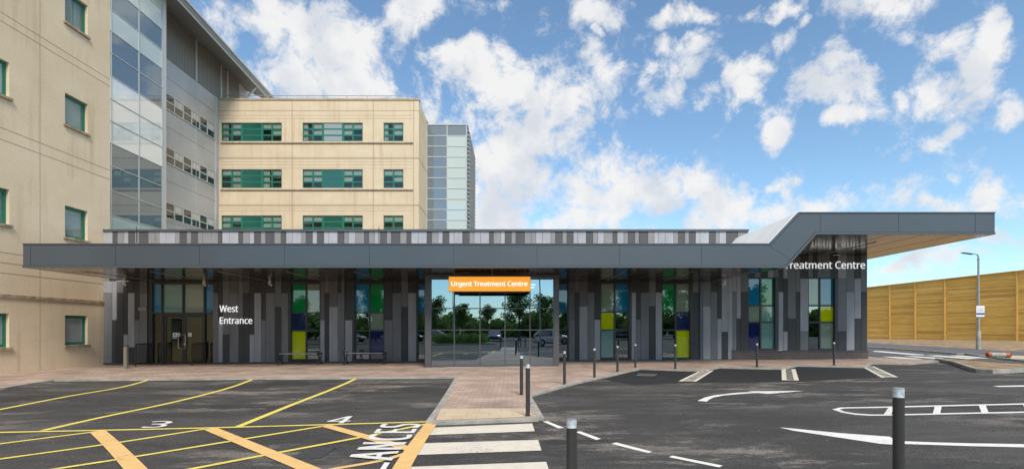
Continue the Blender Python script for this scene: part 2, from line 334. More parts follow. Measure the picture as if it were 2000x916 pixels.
M['sill']=mat('weathered_sill',(.34,.255,.175),.9,var=.35,vs=6)
M['green']=mat('green_window_frame',(.012,.17,.105),.45)
M['green_panel']=glass('green_spandrel_glass',(0,0,0),.05,(.012,.105,.075))
M['wglass']=glass('window_glass',(.8,.84,.82),.03)
M['frost']=glass('frosted_window_glass',(.5,.5,.5),.06,(.34,.37,.36))
M['blind']=mat('white_blind',(.62,.62,.58),.8); M['curtain']=mat('net_curtain',(.55,.55,.50),.85,var=.3,vs=14,vstretch=(1,1,.03))
M['room']=mat('room_dark',(.20,.20,.20),.9)
M['metal']=mat('silver_cladding',(.49,.50,.515),.42,metal=.25,spec=.5,var=.08,vs=.35)
M['metal_light']=mat('light_metal',(.55,.56,.57),.4,metal=.2)
M['louvre']=None
M['roofmetal']=mat('roof_soffit_metal',(.26,.265,.27),.5,metal=.1)
M['roofedge']=mat('roof_edge_metal',(.55,.56,.56),.45,metal=.2)
M['mull']=mat('pale_mullion',(.48,.50,.50),.4,metal=.2)
M['g_slate']=glass('slate_curtain_glass',(.0,.0,.0),.14,(.14,.18,.21),gcol=(.8,.88,.95))
M['g_pale']=glass('pale_green_curtain_glass',(.0,.0,.0),.10,(.55,.63,.60))
M['g_white']=glass('white_curtain_glass',(.0,.0,.0),.16,(.84,.87,.86))
M['g_dark']=glass('dark_curtain_glass',(.0,.0,.0),.06,(.10,.115,.12))
M['p_blue']=glass('blue_film_glass',(.02,.15,.25),.05,(.0,.20,.42))
M['p_green']=glass('green_film_glass',(.02,.2,.06),.05,(.0,.26,.07))
M['p_lime']=glass('lime_film_glass',(.3,.35,.02),.03,(.56,.64,.0))
M['p_pale']=glass('pale_green_film_glass',(.4,.45,.38),.06,(.24,.31,.24))
M['p_navy']=glass('navy_film_glass',(.02,.03,.12),.07,(.010,.018,.11))
M['p_grey']=glass('grey_film_glass',(.25,.27,.26),.10,(.12,.14,.12))
M['p_teal']=glass('teal_film_glass',(.25,.4,.35),.06,(.15,.33,.30))
M['p_clear']=glass('clear_reflecting_glass',(.4,.48,.46),.30,gcol=(.62,.76,.84))
M['lobby_glass']=glass('lobby_reflecting_glass',(.22,.32,.38),.52,wob=.0006,gcol=(.50,.64,.76))
M['door_glass']=glass('door_glass',(.16,.19,.15),.14,gcol=(.42,.48,.38))
M['steel']=mat('brushed_steel',(.62,.61,.58),.3,metal=.9)
M['steel_dull']=mat('dull_steel',(.30,.29,.25),.45,metal=.6)
M['galv']=mat('galvanised_steel',(.34,.36,.37),.55,metal=.3,var=.15,vs=5)
M['bollard']=mat('bollard_graphite',(.045,.043,.042),.42,spec=.5,var=.08,vs=8)
M['black']=mat('black_powder_coat',(.012,.012,.013),.45)
M['white']=mat('white_enamel',(.80,.80,.79),.45)
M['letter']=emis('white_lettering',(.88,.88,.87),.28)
M['orange']=emis('orange_sign_panel',(.92,.36,.03),.32)
M['letter_w']=emis('sign_white',(.9,.9,.9),.35)
M['lens']=glass('bollard_lens',(.93,.96,.97),.05,(.75,.80,.84),solid=.45)
M['int_wall']=mat('interior_wall',(.15,.18,.165),.9); M['int_floor']=mat('interior_floor',(.08,.085,.09),.6); M['int_ceil']=mat('interior_ceiling',(.35,.35,.35),.9)
M['int_lamp']=emis('interior_lamp',(1,.95,.82),6)
M['strip']=mat('soffit_light_strip',(.30,.30,.30),.3)
M['orange_pl']=mat('orange_plastic',(.45,.10,.04),.5,var=.15,vs=8); M['sleeve']=mat('worn_reflective_sleeve',(.36,.345,.30),.6,var=.3,vs=9)
M['bluep']=mat('blue_sign_band',(.03,.10,.36),.5); M['ink']=mat('sign_ink',(.03,.035,.08),.6)
M['coverlid']=mat('manhole_cast_iron',(.05,.05,.052),.6,var=.25,vs=15,bump=.6,bs=50)

def wood_mat(name):
    m,nt,b,out=new_mat(name); L=nt.links; tcn=nt.nodes.new('ShaderNodeTexCoord')
    sp=nt.nodes.new('ShaderNodeSeparateXYZ'); L.new(tcn.outputs['Object'],sp.inputs[0])
    dv=nt.nodes.new('ShaderNodeMath'); dv.operation='DIVIDE'; dv.inputs[1].default_value=.15; L.new(sp.outputs[2],dv.inputs[0])
    fl=nt.nodes.new('ShaderNodeMath'); fl.operation='FLOOR'; L.new(dv.outputs[0],fl.inputs[0])
    fc=nt.nodes.new('ShaderNodeMath'); fc.operation='FRACT'; L.new(dv.outputs[0],fc.inputs[0])
    # bay index along the run so boards differ from bay to bay
    ix=nt.nodes.new('ShaderNodeMath'); ix.operation='DIVIDE'; ix.inputs[1].default_value=2.39; of=nt.nodes.new('ShaderNodeMath'); of.operation='ADD'; of.inputs[1].default_value=5.23; L.new(sp.outputs[1],of.inputs[0]); L.new(of.outputs[0],ix.inputs[0])
    fi=nt.nodes.new('ShaderNodeMath'); fi.operation='FLOOR'; L.new(ix.outputs[0],fi.inputs[0])
    cb=nt.nodes.new('ShaderNodeCombineXYZ'); L.new(fl.outputs[0],cb.inputs[0]); L.new(fi.outputs[0],cb.inputs[1])
    wn_=nt.nodes.new('ShaderNodeTexWhiteNoise'); L.new(cb.outputs[0],wn_.inputs['Vector'])
    cr=nt.nodes.new('ShaderNodeValToRGB'); L.new(wn_.outputs['Value'],cr.inputs[0]); e=cr.color_ramp.elements
    e[0].color=(.58,.32,.075,1); e[1].color=(.92,.58,.165,1); e.new(.3).color=(.78,.455,.10,1); e.new(.8).color=(.85,.51,.12,1)
    mp=nt.nodes.new('ShaderNodeMapping'); mp.inputs['Scale'].default_value=(1.2,.6,18); L.new(tcn.outputs['Object'],mp.inputs[0])
    n=nt.nodes.new('ShaderNodeTexNoise'); n.inputs['Scale'].default_value=1.5; n.inputs['Detail'].default_value=5; L.new(mp.outputs[0],n.inputs['Vector'])
    r=nt.nodes.new('ShaderNodeMapRange'); r.inputs['From Min'].default_value=.3; r.inputs['From Max'].default_value=.7; r.inputs['To Min'].default_value=.8; r.inputs['To Max'].default_value=1.2; L.new(n.outputs['Fac'],r.inputs['Value'])
    lt=nt.nodes.new('ShaderNodeMath'); lt.operation='GREATER_THAN'; lt.inputs[1].default_value=.08; L.new(fc.outputs[0],lt.inputs[0])
    l2=nt.nodes.new('ShaderNodeMath'); l2.operation='MULTIPLY_ADD'; l2.inputs[1].default_value=.25; l2.inputs[2].default_value=.75; L.new(lt.outputs[0],l2.inputs[0])
    mu=nt.nodes.new('ShaderNodeMath'); mu.operation='MULTIPLY'; L.new(r.outputs[0],mu.inputs[0]); L.new(l2.outputs[0],mu.inputs[1])
    x=nt.nodes.new('ShaderNodeVectorMath'); x.operation='SCALE'; L.new(cr.outputs[0],x.inputs[0]); L.new(mu.outputs[0],x.inputs['Scale'])
    L.new(x.outputs[0],b.inputs['Base Color']); b.inputs['Roughness'].default_value=.75
    return m
M['wood']=wood_mat('timber_boards'); M['post_wood']=mat('timber_post',(.70,.42,.11),.8,var=.12,vs=3,vstretch=(4,4,.5))
def louvre_mat():
    m,nt,b,out=new_mat('louvre_mesh'); L=nt.links; tcn=nt.nodes.new('ShaderNodeTexCoord'); sp=nt.nodes.new('ShaderNodeSeparateXYZ'); L.new(tcn.outputs['Object'],sp.inputs[0])
    def wave(o,p):
        d=nt.nodes.new('ShaderNodeMath'); d.operation='DIVIDE'; d.inputs[1].default_value=p; L.new(o,d.inputs[0])
        f=nt.nodes.new('ShaderNodeMath'); f.operation='FRACT'; L.new(d.outputs[0],f.inputs[0])
        g=nt.nodes.new('ShaderNodeMath'); g.operation='GREATER_THAN'; g.inputs[1].default_value=.45; L.new(f.outputs[0],g.inputs[0]); return g.outputs[0]
    mu=nt.nodes.new('ShaderNodeMath'); mu.operation='MAXIMUM'; L.new(wave(sp.outputs[2],.16),mu.inputs[0]); L.new(wave(sp.outputs[1],.2),mu.inputs[1])
    x=nt.nodes.new('ShaderNodeMixRGB'); L.new(mu.outputs[0],x.inputs[0]); x.inputs[1].default_value=(.04,.04,.04,1); x.inputs[2].default_value=(.24,.235,.235,1)
    L.new(x.outputs[0],b.inputs['Base Color']); b.inputs['Roughness'].default_value=.6
    return m
M['louvre']=louvre_mat()

# ------------------------------------------------------------------ text
import os
try:
    FONT=bpy.data.fonts.load(os.path.join(bpy.utils.system_resource('DATAFILES',path='fonts'),'NotoSansHebrew-Regular.woff2'))
except Exception: FONT=None
def text_polys(s, thick=0.0, res=3, space=1.0):
    cu=bpy.data.curves.new('t','FONT'); cu.body=s; cu.resolution_u=res; cu.offset=thick; cu.fill_mode='BOTH'; cu.space_character=space
    if FONT: cu.font=FONT
    ob=bpy.data.objects.new('t',cu); C.objects.link(ob); bpy.context.view_layer.update()
    dg=bpy.context.evaluated_depsgraph_get(); me=bpy.data.meshes.new_from_object(ob.evaluated_get(dg))
    vs=[v.co.copy() for v in me.vertices]; fs=[tuple(p.vertices) for p in me.polygons]
    bpy.data.objects.remove(ob); bpy.data.curves.remove(cu); bpy.data.meshes.remove(me)
    xs=[v.x for v in vs]; ys=[v.y for v in vs]
    return vs, fs, (min(xs),max(xs),min(ys),max(ys))
def text_mesh(mb, s, fn, mi=0, thick=0.0, depth=None, box=None, space=1.0, bold=0.0, lift=(0,0,0)):
    if bold:                                    # heavier strokes: the same outline laid down three times, a hair apart
        L_=Vector(lift)
        for k,sh_ in enumerate((-1,0,1)):
            text_mesh(mb,s,(lambda u,v,k=k,sh_=sh_:fn(u+sh_*bold,v)+L_*k),mi,0,depth,box,space)
        return
    thick=0.0
    vs,fs,bb=text_polys(s,thick,3,space); x0,x1,y0,y1=box or bb
    q=[fn((v.x-x0)/(x1-x0),(v.y-y0)/(y1-y0)) for v in vs]
    mb.grid(q,fs,mi)
    if depth:                                   # side walls + back
        d=Vector(depth); mb.grid([p+d for p in q],[f[::-1] for f in fs],mi)
        cnt={}
        for f in fs:
            for a,b in zip(f,f[1:]+f[:1]): cnt[(a,b)]=1
        for (a,b) in list(cnt):
            if (b,a) not in cnt: mb.face([q[a],q[b],q[b]+d,q[a]+d],mi)

# ================================================================== GROUND
def sheet(name, pts, m, kind='structure', h=None):
    mb=MB(); mb.face(pts); o=mb.build(name,m,fix=False)
    o.data.update()
    if o.data.polygons[0].normal.z<0: o.data.flip_normals()
    o['kind']=kind; return o
def gpt(x,y,h=0): return Vector((x,y,SL*x+h))
sheet('ground',[gpt(-400,-400),gpt(400,-400),gpt(400,600),gpt(-400,600)],M['asphalt'])
H=.05
pave_px=[(0,757),(48,749),(104,741),(300,739),(600,737),(897,735),(880,766),(864,793),(845,822),(1050,815),(1027,771),(1120,746),(1190,731),(1247,719),(1368,723),(1402,716.5),(1526,719),(1553,713),(1684,715.5),(1700,708.5),(1773,710),(1809,706),(1833,704.5),(1842,702.5)]
pp=[G(x,y,H) for x,y in pave_px]
pave=[gpt(-13.6,6,H)]+pp+[G(1800,701.5,H),G(1725,698.5,H),gpt(17.2,25.5,H),gpt(17.2,30,H),gpt(-19.5,30,H),gpt(-19.5,6,H)]
sheet('paving',pave,M['pave'])
# kerb round the paving: a strip with a real step
def kerb(name, pts, w, h, m, h0=0):
    mb=MB(); n=len(pts)
    P=[Vector((p.x,p.y,0)) for p in pts]; off=[]
    for i in range(n):
        a=P[max(i-1,0)]; b=P[min(i+1,n-1)]
        d1=(P[i]-a).normalized() if i>0 else (b-P[i]).normalized()
        d2=(b-P[i]).normalized() if i<n-1 else d1
        n1=Vector((d1.y,-d1.x,0)); n2=Vector((d2.y,-d2.x,0)); nn=(n1+n2)
        nn=nn/max(nn.length,.3); k=1/max(.5,nn.dot(n1)); off.append(P[i]+nn*w*k)
    for i in range(n-1):
        a,b,c,d=P[i],P[i+1],off[i+1],off[i]
        f=lambda p,z:Vector((p.x,p.y,SL*p.x+z))
        mb.hexa([f(a,-.05),f(b,-.05),f(c,-.05),f(d,-.05)],[f(a,h),f(b,h),f(c,h-.004),f(d,h-.004)])
    o=mb.build(name,m); struct(o); return o
kerb('kerb',[gpt(-13.6,6,H)]+pp[:6]+pp[6:9],.11,H+.006,M['kerb'])
kerb('kerb',[pp[8],pp[9]],.10,H+.005,M['kerb'])
kerb('kerb',pp[9:14],.11,H+.006,M['kerb'])
kerb('kerb',pp[13:24],.08,H+.006,M['kerb'])
# fresh darker asphalt in the parking bays
sheet('parking_bay_surface',[G(1180,741,.004),G(1247,720,.004),G(1368,724,.004),G(1402,718,.004),G(1526,720,.004),G(1553,715,.004),G(1684,717,.004),G(1716,737,.004),G(1560,745,.004),G(1330,747,.004),G(1240,752,.004)],M['new_asphalt'])
# tactile paving at the crossing
sheet('tactile_paving',[G(862,797,H+.004),G(1034,797,H+.004),G(1040,813,H+.004),G(851.5,820,H+.004)],M['tactile'])

def mark(name, polys, m, h=.006):
    mb=MB()
    for p in polys: mb.face([G(x,y,h) for x,y in p])
    o=mb.build(name,m,fix=False)
    bm=bmesh.new(); bm.from_mesh(o.data)
    for f in bm.faces:
        if f.normal.z<0: f.normal_flip()
    bm.to_mesh(o.data); bm.free()
    return struct(o)
def gline(name, px, w, m, h=.006):             # painted line of real width along pixel polyline
    mb=MB(); P=[G(x,y,h) for x,y in px]
    for k in range(1,2):
        Q=[P[0]]                              # smooth the polyline
        for i in range(len(P)-1):
            for t in (0.25,.5,.75,1):
                p0=P[max(i-1,0)];p1=P[i];p2=P[i+1];p3=P[min(i+2,len(P)-1)]
                Q.append(.5*((2*p1)+(-p0+p2)*t+(2*p0-5*p1+4*p2-p3)*t*t+(-p0+3*p1-3*p2+p3)*t*t*t))
        P=Q
    L_=[];R_=[]
    for i,p in enumerate(P):
        d=P[min(i+1,len(P)-1)]-P[max(i-1,0)]; n=Vector((d.y,-d.x,0)).normalized()*w/2
        L_.append(p+n); R_.append(p-n)
    for i in range(len(P)-1): mb.face([L_[i],R_[i],R_[i+1],L_[i+1]])
    o=mb.build(name,m,fix=False)
    bm=bmesh.new(); bm.from_mesh(o.data); bmesh.ops.remove_doubles(bm,verts=bm.verts,dist=.0005)
    for f in bm.faces:
        if f.normal.z<0: f.normal_flip()
    for v in bm.verts: v.co.z=SL*v.co.x+h
    bm.to_mesh(o.data); bm.free()
    return struct(o)
Yp,Pp,Wp,Cp=M['yellow_paint'],M['peach_paint'],M['white_paint'],M['cream_paint']
gline('bay_line',[(-60,809),(0,799),(130,774),(238,755.5),(289,742)],.12,Yp)
gline('bay_line',[(84,840),(200,814),(320,789),(400,770),(457,754),(492,741)],.12,Yp)
gline('bay_line',[(465,832.5),(570,790),(640,763),(677,747.5),(697,738)],.12,Yp)
gline('bay_line',[(-80,846),(0,843.7),(400,835),(832,823)],.085,Yp,.006)
gline('hatch_line',[(-80,879),(0,866),(190,842)],.085,Yp,.007)
gline('hatch_line',[(-60,905),(0,895.5),(220,865),(400,837)],.085,Yp,.007)
gline('hatch_line',[(60,925),(105,915.5),(257,892),(467,858),(634,831)],.085,Yp,.008)
gline('hatch_line',[(330,923),(370,915.5),(500,891),(710,852),(838,826)],.085,Yp,.009)
gline('hatch_line',[(600,926),(650,915),(742,899),(800,882),(812,870)][:4],.09,Pp,.008)
gline('hatch_band',[(190,841),(222,870),(266,916),(290,945)],.19,Pp,.012)
gline('hatch_band',[(410,836),(500,873),(606,916),(660,940)],.19,Pp,.013)
gline('hatch_band',[(635,830),(715,852),(790,873),(806,877)],.17,Pp,.011)
gline('hatch_band',[(842,826),(812,868),(783,915),(768,945)],.20,Pp,.015)
# zebra crossing
mark('zebra_crossing',[[(844,834.6),(1039.5,826.3),(1044.5,841.5),(831,849)],[(823,865),(1051,858.3),(1057.6,878.9),(806,887.9)],
  [(797,911),(1067,901),(1076,929),(776,938)]],Cp)
P4=[( .0,0)]
mb=MB()
for k in range(6):                              # the crossing runs on behind the camera
    y=3.9-1.0*k
    mb.face([gpt(-.85,y,.006),gpt(.45,y,.006),gpt(.45,y-.6,.006),gpt(-.85,y-.6,.006)])
struct(mb.build('zebra_crossing',Cp,fix=False))
mark('lane_dash',[[(1060,822.5),(1069,821.7),(1102,834.8),(1091,836)],[(1124,843),(1134,841.5),(1173.5,856),(1165,858.6)],
 [(1194,866),(1203,863.2),(1274,881.4),(1266,884)],[(1306,891.8),(1314,889),(1412,908.5),(1404,911.8)],[(1460,921),(1470,918),(1580,938),(1570,942)]],Wp)
def z4(l): return [(1200+x/3.7225,670+y/3.7225) for x,y in l]
def z5(l): return [(1550+x/3.318,640+y/3.318) for x,y in l]
def z8(l): return [(1690+x/6.4516,600+y/6.4516) for x,y in l]
mark('turn_arrow',[z4([(603,418),(672,423),(690,408),(722,393),(800,378),(900,369),(1005,362),(1045,361),(1115,368),(1380,345),(968,348),(1010,353),(900,358),(800,368),(720,378),(655,394)])],Wp)
mark('turn_arrow',[[(1522,834),(1550,836.3),(1640,845),(1737,852),(1743,855),(1755,860.5),(1820,863),(1900,865),(2000,866.6),(2080,867),(2080,874),(2000,872.8),(1900,870.6),(1820,868),(1756,866),(1743,867.5),(1720,866),(1660,857),(1600,848),(1550,840.4)]],Wp)
mark('hatched_island_marking',[z5([(250,527),(300,515),(640,508),(1000,499),(1493,488),(1700,483),(1700,490),(1493,496),(1000,507),(640,516),(330,521),(297,528),(330,541),(400,553),(500,560),(640,560),(1000,551),(1493,541),(1700,536),(1700,543),(1493,549),(1000,559),(640,567),(500,568),(400,562),(310,548)]),
 z5([(615,515),(648,515),(632,561),(583,561)]),z5([(915,508),(960,507),(950,553),(902,554)]),z5([(1200,502),(1245,500),(1263,547),(1218,548)]),z5([(1485,495),(1530,494),(1560,540),(1510,541)])],Wp,.007)
mark('lane_dash',[z5([(1290,376),(1493,371),(1700,367),(1700,376),(1493,380),(1330,382)])],Wp)
# painted bay ladders with rungs
def ladder(tl,tr,br,bl,n,bw=.14,zig=False):
    A,B,Cc,D=[G(*p,.008) for p in (tl,tr,br,bl)]
    mb=MB()
    def q(u,v): return (A*(1-u)+B*u)*(1-v)+(D*(1-u)+Cc*u)*v
    u=bw/((A-B).length+.001)
    e=bw*.6/((A-D).length)
    mb.face([q(0,0),q(u,0),q(u,1),q(0,1)]); mb.face([q(1-u,0),q(1,0),q(1,1),q(1-u,1)])
    mb.face([q(u,1-e),q(1-u,1-e),q(1-u,1),q(u,1)])
    for k in range(n):
        v=k/n; w=.45/n
        mb.face([q(u,v+(.03 if zig and k%2 else 0)),q(1-u,v+(.03 if zig and not k%2 else 0)),q(1-u,v+w),q(u,v+w)])
    o=mb.build('bay_ladder_marking',Cp,fix=False)
    bm=bmesh.new(); bm.from_mesh(o.data)
    for f in bm.faces:
        if f.normal.z<0: f.normal_flip()
    bm.to_mesh(o.data); bm.free(); struct(o)
ladder((1365,724.5),(1394,723),(1360,744.5),(1325,744),9)
ladder((1526.5,720),(1553.5,720),(1560.5,742.5),(1527,742),13,zig=True)
ladder((1684,716),(1707,715),(1754,736),(1722,737),9)
# painted text and numbers
def quadmap(bl,br,tl,tr,h=.01):
    a,b,c,d=[G(*p,h) for p in (bl,br,tl,tr)]
    return lambda u,v:(a*(1-u)+b*u)*(1-v)+(c*(1-u)+d*u)*v
def ptext(s, fn, box=None, thick=.03, space=1.0):
    mb=MB(); text_mesh(mb,s,fn,box=box,space=space,bold=.055/max(1,len(s))**1.0 if len(s)>1 else .045,lift=(0,0,.0012)); o=mb.build('painted_lettering',Wp,fix=False)
    bm=bmesh.new(); bm.from_mesh(o.data)
    for f in bm.faces:
        if f.normal.z<0: f.normal_flip()
    bm.to_mesh(o.data); bm.free(); return struct(o)
ptext('3',quadmap((276,835),(316,834.3),(300,821.5),(342,822)),thick=.015)
ptext('4',quadmap((635,826.4),(677,825.6),(655,812.6),(695,812.4)),thick=.015)
ptext('ANCES',quadmap((767,897.5),(824,827.5),(675,897.5),(746,827.5),.018),thick=.03,space=1.18)
ptext('L',quadmap((750,921),(761,903.5),(648,921),(668,903.5),.018),thick=.03)

# far road, kerb, pavement, earth bank
def g2(l,h): return [G(x,y,h) for x,y in l]
sheet('road',g2([(1560,688),(1695,677.5),(1880,690.5),(1990,703),(2300,728),(2300,752),(1995,716),(1842,703.5),(1800,702),(1725,699),(1694,696),(1600,700)],.004),M['road'])
ft=[(1600,671.5),(1690,677),(1780,682),(1872,689.3),(1890,689.5),(1945,697),(2005,703),(2300,730)]
sheet('footway',g2([(1600,659),(1690,667),(1870,676),(2000,683),(2300,698)]+ft[::-1],.09),M['footway'])
kerb('kerb',[G(x,y,.09) for x,y in ft],.14,.10,M['kerb_far'])
sheet('buff_paving',g2([(1968,693.5),(2060,697),(2060,704),(1975,700)],.096),M['tactile'])
# earth bank as a gently lumpy sheet
mb=MB(); NX,NY=70,10
a0,a1=G(1600,664,.10),G(2330,706,.10); b0=Vector((35.5,67,0)); b1=Vector((52,30,0))
vs=[]
for i in range(NX+1):
    for j in range(NY+1):
        u=i/NX; v=j/NY; 
        p=(a0*(1-u)+a1*u)*(1-v)+(b0*(1-u)+b1*u)*v
        z=SL*p.x+.12+.10*math.sin(math.pi*min(v,1))+.06*mnoise.noise(Vector((p.x*2,p.y*1.2,0)))
        vs.append((p.x,p.y,z if v>0 else SL*p.x+.07))
mb.grid(vs,[(i*(NY+1)+j,(i+1)*(NY+1)+j,(i+1)*(NY+1)+j+1,i*(NY+1)+j+1) for i in range(NX) for j in range(NY)],0,True)
struct(mb.build('earth_bank',M['earth']))
mark('far_zebra_crossing',[z8([(190,620),(380,622),(740,650),(560,655)]),z8([(470,612),(640,615),(1150,650),(950,655)]),z8([(750,605),(900,603),(1440,645),(1290,650)]),
 z8([(1050,607),(1180,605),(1770,650),(1640,655)]),z8([(1320,607),(1450,608),(1900,640),(1800,648)]),z8([(105,548),(200,551),(745,596),(745,602),(600,599),(105,556)])],Wp,.010)
# planted kerbed island (bare earth) on the right
isl=[(1833,704.8),(1870,712.5),(1901,723.5),(1915,727.5),(1935,728.8),(2000,726),(2120,722)]
ip=[G(x,y) for x,y in isl]
bk=[G(2200,732),G(1995,715.5),G(1842,703)]
sheet('island_earth',[Vector((p.x,p.y,SL*p.x+.10)) for p in ip]+[Vector((p.x,p.y,SL*p.x+.10)) for p in (G(2120,721),G(1995,716),G(1842,703.5))],M['earth'])
kerb('kerb',[Vector((p.x,p.y,0)) for p in ip],.12,.13,M['kerb'])
kerb('kerb',[G(1842,703.2),G(1995,715.6),G(2150,728)][::-1],.10,.12,M['kerb'])

# ================================================================== ENTRANCE BUILDING (single storey)
YW=22.3; YF=17.4; YL=19.4
def wx(px): return XA(px,YW)
def wz(py): return ZA(py,YW)
EB=thing('entrance_building',(0,YW,0),'low grey panelled entrance building with long dark canopy and coloured windows','building')
EO=(0,YW,0)
zlow,zhigh=3.73,4.92; zt_low,zt_high=4.57,5.69
def zbot(x): return .0058*x+.105
# ---- cladding strips: (left px, right px, [tone, break, tone...])
def seg(edges, specs):
    return [(edges[i],edges[i+1],specs[i]) for i in range(len(specs))]
A_=seg([201.7,219,228,241.3,249.8,262.8,272.2,287],['l 572 m','l 625 d','m 572 d','d 653 l','d 572 l 678 d','d 625 m','b 572 m'])
B_=seg([416,426,434.7,448,466,474.3,487.3,496.3,510,518.6,536.6,549.5,562.8],['d 572 m','d 625 l','m 653 d','b 572 m','m 625 d','b 572 d','d 653 l','d 572 l','d 625 m','d 572 m','m 599 d','d 572 m'])
C_=seg([625.4,634,642.7,659.7,666.4,671.6],['b 625 l','m 572 d','b 599 l','d 572 m','m'])+seg([673.8,688],['d 625 l'])
D_=seg([750.4,766.3,783.7,797,813],['d 625 m','d 572 m','m 599 d','d 572 l'])
D2=seg([830,845,860,874],['m','d 600 m','m'])
D3=seg([1046,1062,1078,1091],['m','d 600 m','m'])
E_=seg([1111.5,1122.5,1131.7,1147.8,1161,1172.5],['b 625 m','m 572 d','b 599 l','d 572 m','d 625 l'])
F_=seg([1233.6,1242.3,1251.3,1267.6,1280.6,1293],['d 572 l','d 625 m','d 572 m','m 599 d','d 572 l'])
G_=seg([1353.7,1366],['m 572 d'])
H_=seg([1373,1388,1401,1409.5,1422,1431],['m 598 l','d 570 m','d 622 l','l 648 d','l 570 l'])
I_=seg([1431,1438.5,1447,1461.3],['l 570 m','l 622 d','m 570 d'])
J_=seg([1520.8,1530,1538.5,1554.5,1563,1579],['d 570 l','l 544 d 647 l','m 622 d','m 570 d','d 544 l 647 m'])
K_=seg([1636.5,1653.5,1669,1681.7,1694],['l 544 m 647 d','m 570 l','d 544 l 622 d','m 570 d'])
T1=seg([1461.3,1474,1486,1500,1511,1520.8],['d','m','d','l','m'])
T2=seg([1579,1588,1597,1605,1622,1636.5],['m','d','m','m','d'])
tone={'l':0,'m':1,'d':2,'b':3}
def soff(x):                                    # soffit height where it meets the wall
    if x<9.15: return zlow
    if x>13.5: return zhigh
    return zlow+(zhigh-zlow)*(x-9.15)/(13.5-9.15)
cm=MB(EO); back=MB(EO)
def strips(L, botpx=None, toppx=None, dy=0):
    cm=MB(EO)
    for (a,b,sp) in L:
        x0,x1=wx(a)+.006,wx(b)-.006; t=sp.split()
        zt0,zt1=(soff(x0),soff(x1)); zb=wz(botpx) if botpx else None
        zs=[None]+[wz(float(v)-dy) for v in t[1::2]]+[None]
        tones=t[0::2]
        for i,tn in enumerate(tones):
            zA=zs[i]; zB=zs[i+1]
            top=(zt0,zt1) if zA is None else (zA-.006,zA-.006)
            bot=((zb,zb) if zb is not None else (zbot(x0),zbot(x1))) if zB is None else (zB+.006,zB+.006)
            y=YW+(.004 if (hash(a)+i)%2 else 0)
            cm.hexa([(x0,y,bot[0]),(x1,y,bot[1]),(x1,y,top[1]),(x0,y,top[0])],[(x0,y+.03,bot[0]),(x1,y+.03,bot[1]),(x1,y+.03,top[1]),(x0,y+.03,top[0])],tone[tn])
    cm.build('cladding',[M['cl'],M['cm'],M['cd'],M['cb']],EB)
    x0,x1=wx(L[0][0]),wx(L[-1][1]); z0=wz(botpx) if botpx else -.2
    back.hexa([(x0,YW+.035,z0),(x1,YW+.035,z0),(x1,YW+.035,soff(x1)),(x0,YW+.035,soff(x0))],[(x0,YW+.3,z0),(x1,YW+.3,z0),(x1,YW+.3,soff(x1)),(x0,YW+.3,soff(x0))])
for L in (A_,B_,C_[:5],C_[5:],D_,D2,D3): strips(L)
for L in (E_,F_,G_): strips(L,dy=1)
strips(H_); strips(I_,683.7); strips(J_,683.7); strips(K_,683.7); strips(T1,541.5); strips(T2,541.5)
# side returns of the building
back.box(-18.72,-18.45,YW+.31,32,-.3,6.05); back.box(16.0,16.28,YW+.05,32,-.1,5.0); back.box(-18.72,16.28,32,32.2,-.3,6.05)
back.build('wall',M['cd'],EB)
# plinth
xa,xb,xc=wx(201.7),wx(1431),wx(1694)
doorx0,doorx1=wx(290),wx(415.6)
for (p,q) in ((xa,doorx0),(doorx1,wx(832)),(wx(1091),xb)):
    pb=MB(EO); pb.hexa([(p,YW+.02,-.35),(q,YW+.02,-.35),(q,YW+.02,zbot(q)-.02),(p,YW+.02,zbot(p)-.02)],[(p,YW+.3,-.35),(q,YW+.3,-.35),(q,YW+.3,zbot(q)-.02),(p,YW+.3,zbot(p)-.02)])
    pb.build('plinth',M['brick'],EB)
pb=MB(EO); pb.box(xb+.003,xc+.02,YW-.03,YW+.034,-.2,wz(686))
pb.build('plinth',M['brick'],EB)
tr=MB(EO)
for (p,q) in ((xa,doorx0),(doorx1,wx(832)),(wx(1091),xb)):
    tr=MB(EO); tr.hexa([(p,YW-.03,zbot(p)-.035),(q,YW-.03,zbot(q)-.035),(q,YW-.03,zbot(q)-.003),(p,YW-.03,zbot(p)-.003)],[(p,YW+.2,zbot(p)-.035),(q,YW+.2,zbot(q)-.035),(q,YW+.2,zbot(q)-.003),(p,YW+.2,zbot(p)-.003)]); tr.build('trim',M['trim'],EB)
tr=MB(EO); tr.box(xb-.035,xb,YW-.035,YW+.1,zbot(xb)-.003,wz(683.2)); tr.box(xb-.035,xc+.05,YW-.06,YW+.1,wz(685.8),wz(684))
tr.build('trim',M['trim'],EB)
tr=MB(EO); tr.box(wx(1366.2),wx(1372.8),YW-.05,YW+.1,zbot(8.6)-.05,3.72); tr.build('corner_trim',mat('blue_grey_trim',(.085,.10,.125),.4),EB)
tr=MB(EO); tr.box(wx(671.8),wx(673.6),YW-.03,YW+.1,zbot(-7.7)-.02,3.72); tr.build('corner_trim',M['trim'],EB)
